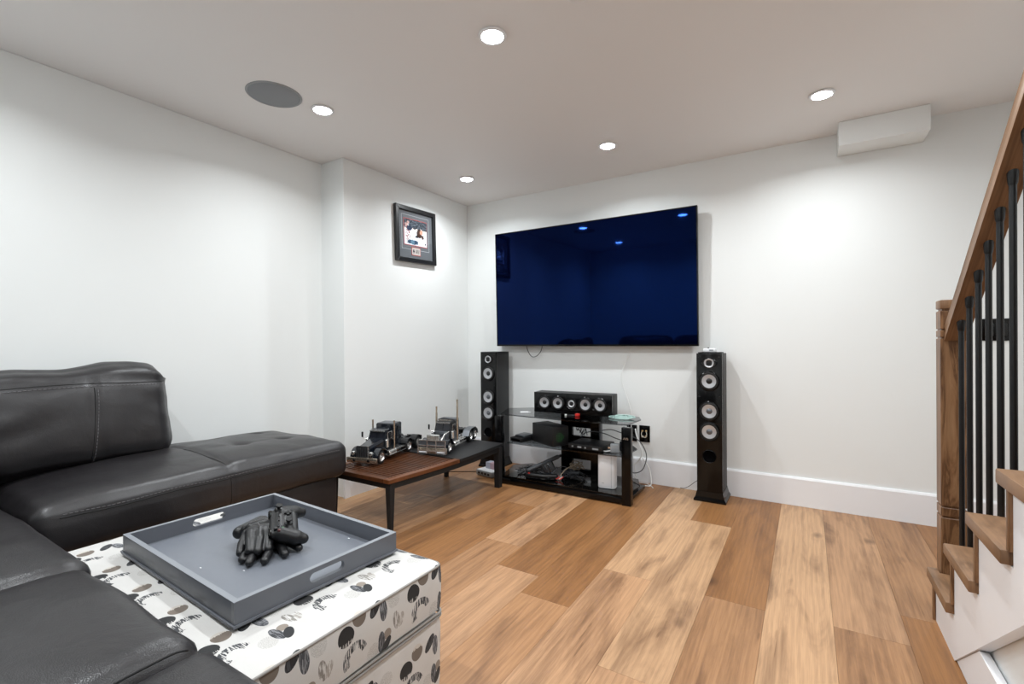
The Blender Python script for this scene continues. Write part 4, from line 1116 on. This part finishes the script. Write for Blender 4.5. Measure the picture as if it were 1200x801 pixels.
def project(o, pts, d, off=.0012):
    """slide points along d until they lie on object o (world coordinates)"""
    inv = WM[SF].inverted(); d = Vector(d).normalized(); dl = inv.to_3x3() @ d; out = []
    for p in pts:
        hit, loc, nr, _i = o.ray_cast(inv @ (Vector(p)-d*.4), dl, distance=1.2)
        if hit: out.append(WM[SF] @ (loc + nr*off))
    return out
def stitches(pts, name='stitching', mat='stitch', r=.0013, parent=SF, sub=4, on=2):
    pts = catmull(pts, sub); mb = MB(); i = 0
    while i+on < len(pts):
        mb.tube([pts[i], pts[i+on]], r, 5); i += on+1
    return mb.build(name, MAT[mat], parent, kind='stuff')
def seam(pts, r=.0022, parent=SF): return MB().tube(catmull(pts, 2), r, 6).build('seam', MAT['stitch_dark'], parent)
bpy.context.view_layer.update()
ln = [(FX, -1.86-i*.02, .4775+.002*math.sin(i*.35)) for i in range(59)]
stitches(project(chaise, ln, (-1, 0, 0)), parent=chaise)
seam(project(chaise, [(p[0], p[1], p[2]-.010) for p in ln], (-1, 0, 0)), parent=chaise)
seam(project(chaise, [(FX, -2.44, z) for z in [.335+.01*i for i in range(14)]], (-1, 0, 0), .0005), .0016, parent=chaise)
seam(project(chaise, [(x, -2.44-.05*(1-(x-.145)/.355)*.5, .7) for x in [.47-.02*i for i in range(30)]], (0, 0, -1), .0003), .0014, parent=chaise)
for o, x0, x1 in seats:
    ln = [(x0+.03+i*.02, -3.15, .6) for i in range(int((x1-x0-.05)/.02))]
    pr = project(o, [(x, -3.0, .462) for x, _, _ in ln], (0, -1, 0)); 
    if len(pr) > 3: seam(pr, parent=o)
    if len(pr) > 3: stitches(project(o, [(x, -3.0, .474) for x, _, _ in ln], (0, -1, 0)), parent=o)
    for xs in (x0+.016, x1-.016):
        pr = project(o, [(xs, -3.15-.02*i, .7) for i in range(22)], (0, 0, -1), .0005)
        if len(pr) > 3: seam(pr, .0020, parent=o)
# backrest of the long seat and corner
MB().box(-.215, 2.32, YR+.012, -3.79, .035, .78, bev=.03, seg=3).build('back_frame', lea, SF)
# back cushion standing on the chaise, leaning on the wall
def back_fn(p, u, v, w, n):
    if n.x > -.2:
        p.x -= .012*gauss(p.z-.892-.008*math.sin(p.y*6), .014)
        if p.z < .895: p.x -= .008*gauss(p.y+2.775+.012*math.sin(p.z*9), .010)
        # creases fanning from the far corners and left
        f = noise.noise(Vector((p.y*4+p.z*5, p.z*16-p.y*5, 4.2)))
        p.x += .014*f*max(0, -v*.9+.25)
        f = noise.noise(Vector((p.y*6, p.z*22+p.y*9, 1.2)))
        p.x += .008*f*max(0, v-.55)*2
        f = noise.noise(Vector((p.y*14+p.z*10, p.z*5, 7.2)))
        p.x += .012*f*max(0, w-.55)*2
    # slumped rounded top corner
    if v > .8 and w > .6: p.z -= .05*((v-.8)/.2)**2*((w-.6)/.4)
    p.z += (.010*math.sin(p.y*7+1)-.006*math.sin(p.y*17))*max(0, w)
    return p
lean = Matrix.Translation((-.01, 0, .53)) @ Matrix.Rotation(-.20, 4, 'Y') @ Matrix.Translation((.01, 0, -.53))
backc = softbox(-.135, .060, -3.46, -2.455, .515, .985, .085, step=.018, crown=.055, wr=.009, wscale=4.5, fn=back_fn, seed=31, crownz='x', m=lean).build('back_cushion', lea, SF, smooth=60)
bpy.context.view_layer.update()
ln = [(0, -3.38+.02*i, .892+.008*math.sin((-3.38+.02*i)*6)) for i in range(46)]
seam(project(backc, ln, (-1, 0, 0), .0006), .0022, parent=backc)
stitches(project(backc, [(p[0], p[1], p[2]-.012) for p in ln], (-1, 0, 0)), parent=backc)
ln = [(0, -2.79+.012*math.sin(z*9), z) for z in [.56+.02*i for i in range(17)]]
seam(project(backc, ln, (-1, 0, 0), .0004), .0018, parent=backc)
stitches(project(backc, [(p[0], p[1]+.010, p[2]) for p in ln], (-1, 0, 0)), parent=backc)
for x0, x1, sd in ((.30, 1.10, 41), (1.12, 1.71, 43), (1.73, 2.31, 47)):
    softbox(x0, x1, -3.82, -3.60, .50, .97, .09, step=.03, crown=.02, wr=.01, seed=sd).build('back_cushion', lea, SF, smooth=60)

# ------------------------------------------------------------------ ottoman
OT = empty('ottoman', (1.255, -2.79, 0), 0, 'square ottoman in cream fabric printed with black and taupe ovals', 'ottoman')
OX0, OX1, OY0, OY1 = .720, 1.790, -3.112, -2.500
def uv_print(o, off=(0, 0)):
    me = o.data; uvl = me.uv_layers.new(name='UVMap')
    mw = WM[OT]
    for p in me.polygons:
        n = p.normal
        for li in p.loop_indices:
            c = mw @ me.vertices[me.loops[li].vertex_index].co
            if abs(n.z) >= max(abs(n.x), abs(n.y)): u, v = c.y, .42+(OX1-c.x)
            elif abs(n.x) >= abs(n.y): u, v = c.y, c.z
            else: u, v = -c.x+OX1+OY1, c.z
            uvl.data[li].uv = (u+2.852-.227*0+off[0], v-.269+off[1])
def puff(p, u, v, w, n):
    if n.z > .5: p.z += .006*(1-u*u)*(1-v*v)
    return p
o = softbox(OX0, OX1, OY0, OY1, .277, .420, .016, step=.03, wr=.003, wscale=6, fn=puff, seed=3).build('cushion_top', MAT['ottoman'], OT, smooth=40)
uv_print(o)
o = softbox(OX0+.004, OX1-.004, OY0+.004, OY1-.004, .050, .268, .012, step=.03, wr=.003, wscale=6, seed=8).build('base', MAT['ottoman'], OT, smooth=40)
uv_print(o, (.027, -.001))
def ring(z, e, r, name='piping'):
    rr = .022
    pts = []
    for cx, cy, a0 in ((OX1-rr+e, OY1-rr+e, 0), (OX0+rr-e, OY1-rr+e, 90), (OX0+rr-e, OY0+rr-e, 180), (OX1-rr+e, OY0+rr-e, 270)):
        for k in range(5):
            a = R_(a0+90*k/4); pts.append((cx+rr*math.cos(a), cy+rr*math.sin(a), z))
    return MB().tube(pts, r, 8, closed=True).build(name, MAT['piping'], OT)
ring(.4135, -.002, .0032); ring(.2775, .0005, .0036); ring(.2675, .0005, .0036)
for x in (OX0+.05, OX1-.045):
    for y in (OY0+.05, OY1-.045):
        MB().lathe([(.016, 0), (.022, .052), (0, .052)], (x, y, 0), 'z', 16).build('foot', MAT['black'], OT)

# ------------------------------------------------------------------ tray
TR = empty('serving_tray', (1.279, -2.76, .4275), -.045, 'large grey wooden serving tray with cut-out handles on the ottoman', 'tray')
TL, TWd, TH, TT = .690/2, .478/2, .060, .013
def slot_panel(Lh, z0, z1, T, sl, sh, zc):
    """panel in the local u,z plane from -Lh..Lh with a rounded slot, thickness along t"""
    N_ = 12; inner = []
    for s, a0 in ((1, -PI/2), (-1, PI/2)):
        for k in range(N_+1):
            a = a0+PI*k/N_; inner.append((s*(sl-sh)+sh*math.cos(a), zc+sh*math.sin(a)))
    outer = []
    cx = sl-sh
    for s, flip in ((1, 1), (-1, -1)):
        for k in range(N_+1):
            t = k/N_*4            # 0..1 along the bottom, 1..3 up the end, 3..4 back along the top
            if t <= 1: p = (cx+(Lh-cx)*t, z0)
            elif t <= 3: p = (Lh, z0+(z1-z0)*(t-1)/2)
            else: p = (Lh-(Lh-cx)*(t-3), z1)
            outer.append((p[0], p[1]) if s == 1 else (-p[0], z0+z1-p[1]))
    return inner, outer
def slot_build(xc, T):
    inner, outer = slot_panel(TWd, .004, TH, T, .052, .0125, .036)
    b = bmesh.new(); n = len(inner)
    L0 = [[b.verts.new((xc+t, p[0], p[1])) for p in lst] for t in (-T/2, T/2) for lst in (inner, outer)]
    i0, o0, i1, o1 = L0
    for k in range(n):
        j = (k+1) % n
        b.faces.new((i0[k], i0[j], o0[j], o0[k])); b.faces.new((i1[k], o1[k], o1[j], i1[j]))
        b.faces.new((i0[k], i1[k], i1[j], i0[j])); b.faces.new((o0[k], o0[j], o1[j], o1[k]))
    bmesh.ops.recalc_face_normals(b, faces=b.faces[:])
    mb = MB(); mb._add(b); return mb
K = dict(local=True)
MB().box(-TL+.002, TL-.002, -TWd+.002, TWd-.002, .004, .013).build('tray_floor', MAT['tray_floor'], TR, **K)
for s in (-1, 1):
    MB().box(-TL+TT, TL-TT, s*(TWd-TT/2)-TT/2, s*(TWd-TT/2)+TT/2, .004, TH, bev=.0012).build('side_wall', MAT['tray'], TR, **K)
    MB().box(-TL, TL, s*(TWd-TT/2)-TT/2-.0004, s*(TWd-TT/2)+TT/2+.0004, TH, TH+.0012).build('rim', MAT['tray_rim'], TR, smooth=0, **K)
    slot_build(s*(TL-TT/2), TT).build('end_wall', MAT['tray'], TR, smooth=30, label='end wall with an oval handle slot', **K)
    MB().box(s*(TL-TT/2)-TT/2-.0004, s*(TL-TT/2)+TT/2+.0004, -TWd+TT, TWd-TT, TH, TH+.0012).build('rim', MAT['tray_rim'], TR, smooth=0, **K)
mb = MB()
for s in (-1, 1):
    mb.box(-TL-.004, TL+.004, s*TWd-(.003 if s > 0 else .004), s*TWd+(.004 if s > 0 else .003), .002, .009, bev=.001)
    mb.box(s*TL-(.003 if s > 0 else .004), s*TL+(.004 if s > 0 else .003), -TWd, TWd, .002, .009, bev=.001)
mb.build('base_moulding', MAT['tray'], TR, **K)
for x in (-TL+.012, -.12, .12, TL-.012):
    for y in (-TWd+.008, TWd-.008):
        MB().lathe([(.007, -.001), (.009, .003), (0, .003)], (x, y, -.0005), 'z', 10).build('foot', MAT['rubber'], TR, **K)
for x, y in ((.27, .02), (-.02, -.16), (.16, .20), (.30, -.222), (.10, -.1)):
    MB().box(x, x+.007, y, y+.003, .0131, .0134).build('paint_chip', MAT['white'], TR, **K)

# ------------------------------------------------------------------ gloves and controller in the tray
PO = Vector((1.303, -2.743, .4410)); FV = Vector((.854, -.520, 0)); RV = Vector((.520, .854, 0))
def G(r_, f_, z_): return PO+RV*(r_*.84+.004)+FV*f_*.93+Vector((0, 0, z_))
def remeshed(mb, name, mat, parent, vox=.0026, sm=6, **kw):
    o = mb.build(name, mat, parent, smooth=0, **kw)
    md = o.modifiers.new('remesh', 'REMESH'); md.mode = 'VOXEL'; md.voxel_size = vox; md.use_smooth_shade = True
    ms = o.modifiers.new('smooth', 'SMOOTH'); ms.iterations = sm; ms.factor = .5
    return o
def finger(mb, pts, r0, r1):
    n = len(pts)-1
    for i in range(n):
        a, b = r0+(r1-r0)*i/n, r0+(r1-r0)*(i+1)/n
        mb.capsule(G(*pts[i]), G(*pts[i+1]), a, b)
# lower glove, palm down, fingers spread towards the viewer
g1 = empty('leather_glove', G(0, .02, 0), 0, 'black leather glove lying flat in the tray beneath the other glove', 'glove', 'pair of black leather gloves')
mb = MB()
mb.capsule(G(-.045, -.02, .022), G(.035, -.03, .022), .022, .022); mb.capsule(G(-.045, .025, .020), G(.035, .02, .020), .020, .020)
mb.capsule(G(-.005, -.10, .022), G(-.005, 0, .022), .024, .028); mb.capsule(G(.03, -.09, .02), G(.02, 0, .02), .018, .02)
finger(mb, [(-.055, .02, .018), (-.080, .055, .016), (-.088, .085, .0125)], .0145, .0115)
finger(mb, [(-.035, .03, .018), (-.058, .085, .016), (-.066, .120, .0125)], .0145, .0115)
finger(mb, [(-.010, .03, .018), (-.008, .085, .017), (-.020, .125, .0125)], .0145, .0120)
finger(mb, [(.020, .03, .020), (.035, .070, .019), (.043, .105, .0130)], .0145, .0120)
finger(mb, [(.030, -.01, .020), (.065, .035, .017), (.090, .075, .0125)], .0145, .0115)
remeshed(mb, 'glove_body', MAT['glove'], g1)
# upper glove, on its side, cuff to the left-back, fingers curling down over it
g2 = empty('leather_glove', G(-.05, 0, .04), 0, 'black leather glove on top with its fingers curling over the lower one', 'glove', 'pair of black leather gloves')
mb = MB()
mb.capsule(G(-.062, .000, .058), G(-.010, .000, .060), .019, .019); mb.capsule(G(-.062, -.04, .058), G(-.015, -.05, .058), .020, .020)
mb.capsule(G(-.080, -.055, .050), G(-.02, -.100, .052), .017, .018); mb.capsule(G(-.088, -.075, .046), G(-.025, -.125, .05), .016, .016)
mb.capsule(G(-.105, -.075, .040), G(-.035, -.135, .046), .020, .019)
finger(mb, [(-.064, .005, .060), (-.066, .045, .050), (-.066, .078, .032)], .0145, .0125)
finger(mb, [(-.036, .005, .062), (-.036, .050, .051), (-.041, .088, .030)], .0145, .0125)
finger(mb, [(-.008, .005, .060), (-.006, .045, .048), (-.009, .082, .030)], .0145, .0125)
finger(mb, [(-.080, -.015, .052), (-.092, .025, .036), (-.096, .055, .022)], .0135, .0115)
finger(mb, [(.0, -.04, .058), (.03, -.01, .048), (.04, .03, .040)], .0135, .0115)
o = remeshed(mb, 'glove_body', MAT['glove'], g2)
MB().tube([G(-.045, -.018, .080), G(-.04, 0, .0815), G(-.036, .018, .078)], .0009, 5, smooth=4).build('seam', MAT['stitch'], g2)
MB().tube([G(-.070, -.030, .079), G(-.045, -.040, .080), G(-.018, -.045, .079)], .0010, 5, smooth=4).build('seam', MAT['stitch'], g2)
# game controller resting on the gloves; local x lateral, y towards grips (negative), z up
ctrl_m = Matrix.Translation(G(.040, .010, .074)) @ Matrix(((FV.x, -RV.x, 0, 0), (FV.y, -RV.y, 0, 0), (0, 0, 1, 0), (0, 0, 0, 1))) @ Matrix.Rotation(.34, 4, 'Y') @ Matrix.Rotation(.12, 4, 'X')
gc = empty('game_controller', G(.040, .010, .05), 0, 'black game controller with thumbsticks resting on the gloves', 'game controller')
mb = MB()
def C(x, y, z): return ctrl_m @ Vector((x, y, z))
mb.capsule(C(-.045, .008, 0), C(.045, .008, 0), .020, .020)
mb.capsule(C(-.048, .026, -.002), C(.048, .026, -.002), .013, .013)
mb.capsule(C(-.040, -.012, 0), C(.040, -.012, 0), .019, .019)
mb.capsule(C(-.032, -.028, -.002), C(.032, -.028, -.002), .015, .015)
for s in (-1, 1):
    mb.capsule(C(s*.046, .006, -.002), C(s*.060, -.036, -.008), .025, .022); mb.capsule(C(s*.060, -.036, -.008), C(s*.063, -.056, -.012), .022, .016)
remeshed(mb, 'controller_body', MAT['black'], gc, vox=.0024, sm=8)
for x, y in ((-.046, .014), (.024, -.012)):
    s_ = MB().lathe([(.0125, .014), (.010, .020), (.0045, .021), (.0045, .028), (.0095, .030), (.0095, .034), (.007, .033), (0, .032)], m=ctrl_m @ Matrix.Translation((x, y, 0)), seg=18).build('thumbstick', MAT['rubber'], gc)
MB().box(-.034, -.014, -.0155, -.0085, .014, .0225, m=ctrl_m).box(-.0275, -.0205, -.022, -.002, .014, .0225, m=ctrl_m).build('direction_pad', MAT['rubber'], gc)
for x, y, ma in ((.046, .004, 'green_dim'), (.055, .014, 'red_dim'), (.037, .014, 'navy_lacquer'), (.046, .024, 'black')):
    MB().lathe([(.0045, .010), (.0045, .0215), (0, .023)], m=ctrl_m @ Matrix.Translation((x, y, 0)), seg=12).build('button', MAT[ma], gc)
for x in (-.010, .010): MB().lathe([(.0025, .012), (.0025, .0212), (0, .0215)], m=ctrl_m @ Matrix.Translation((x, .014, 0)), seg=10).build('menu_button', MAT['rubber'], gc)
for s in (-1, 1): MB().box(min(s*.025, s*.058), max(s*.025, s*.058), .028, .042, -.006, .008, bev=.004, m=ctrl_m).build('bumper', MAT['gloss_black'], gc)
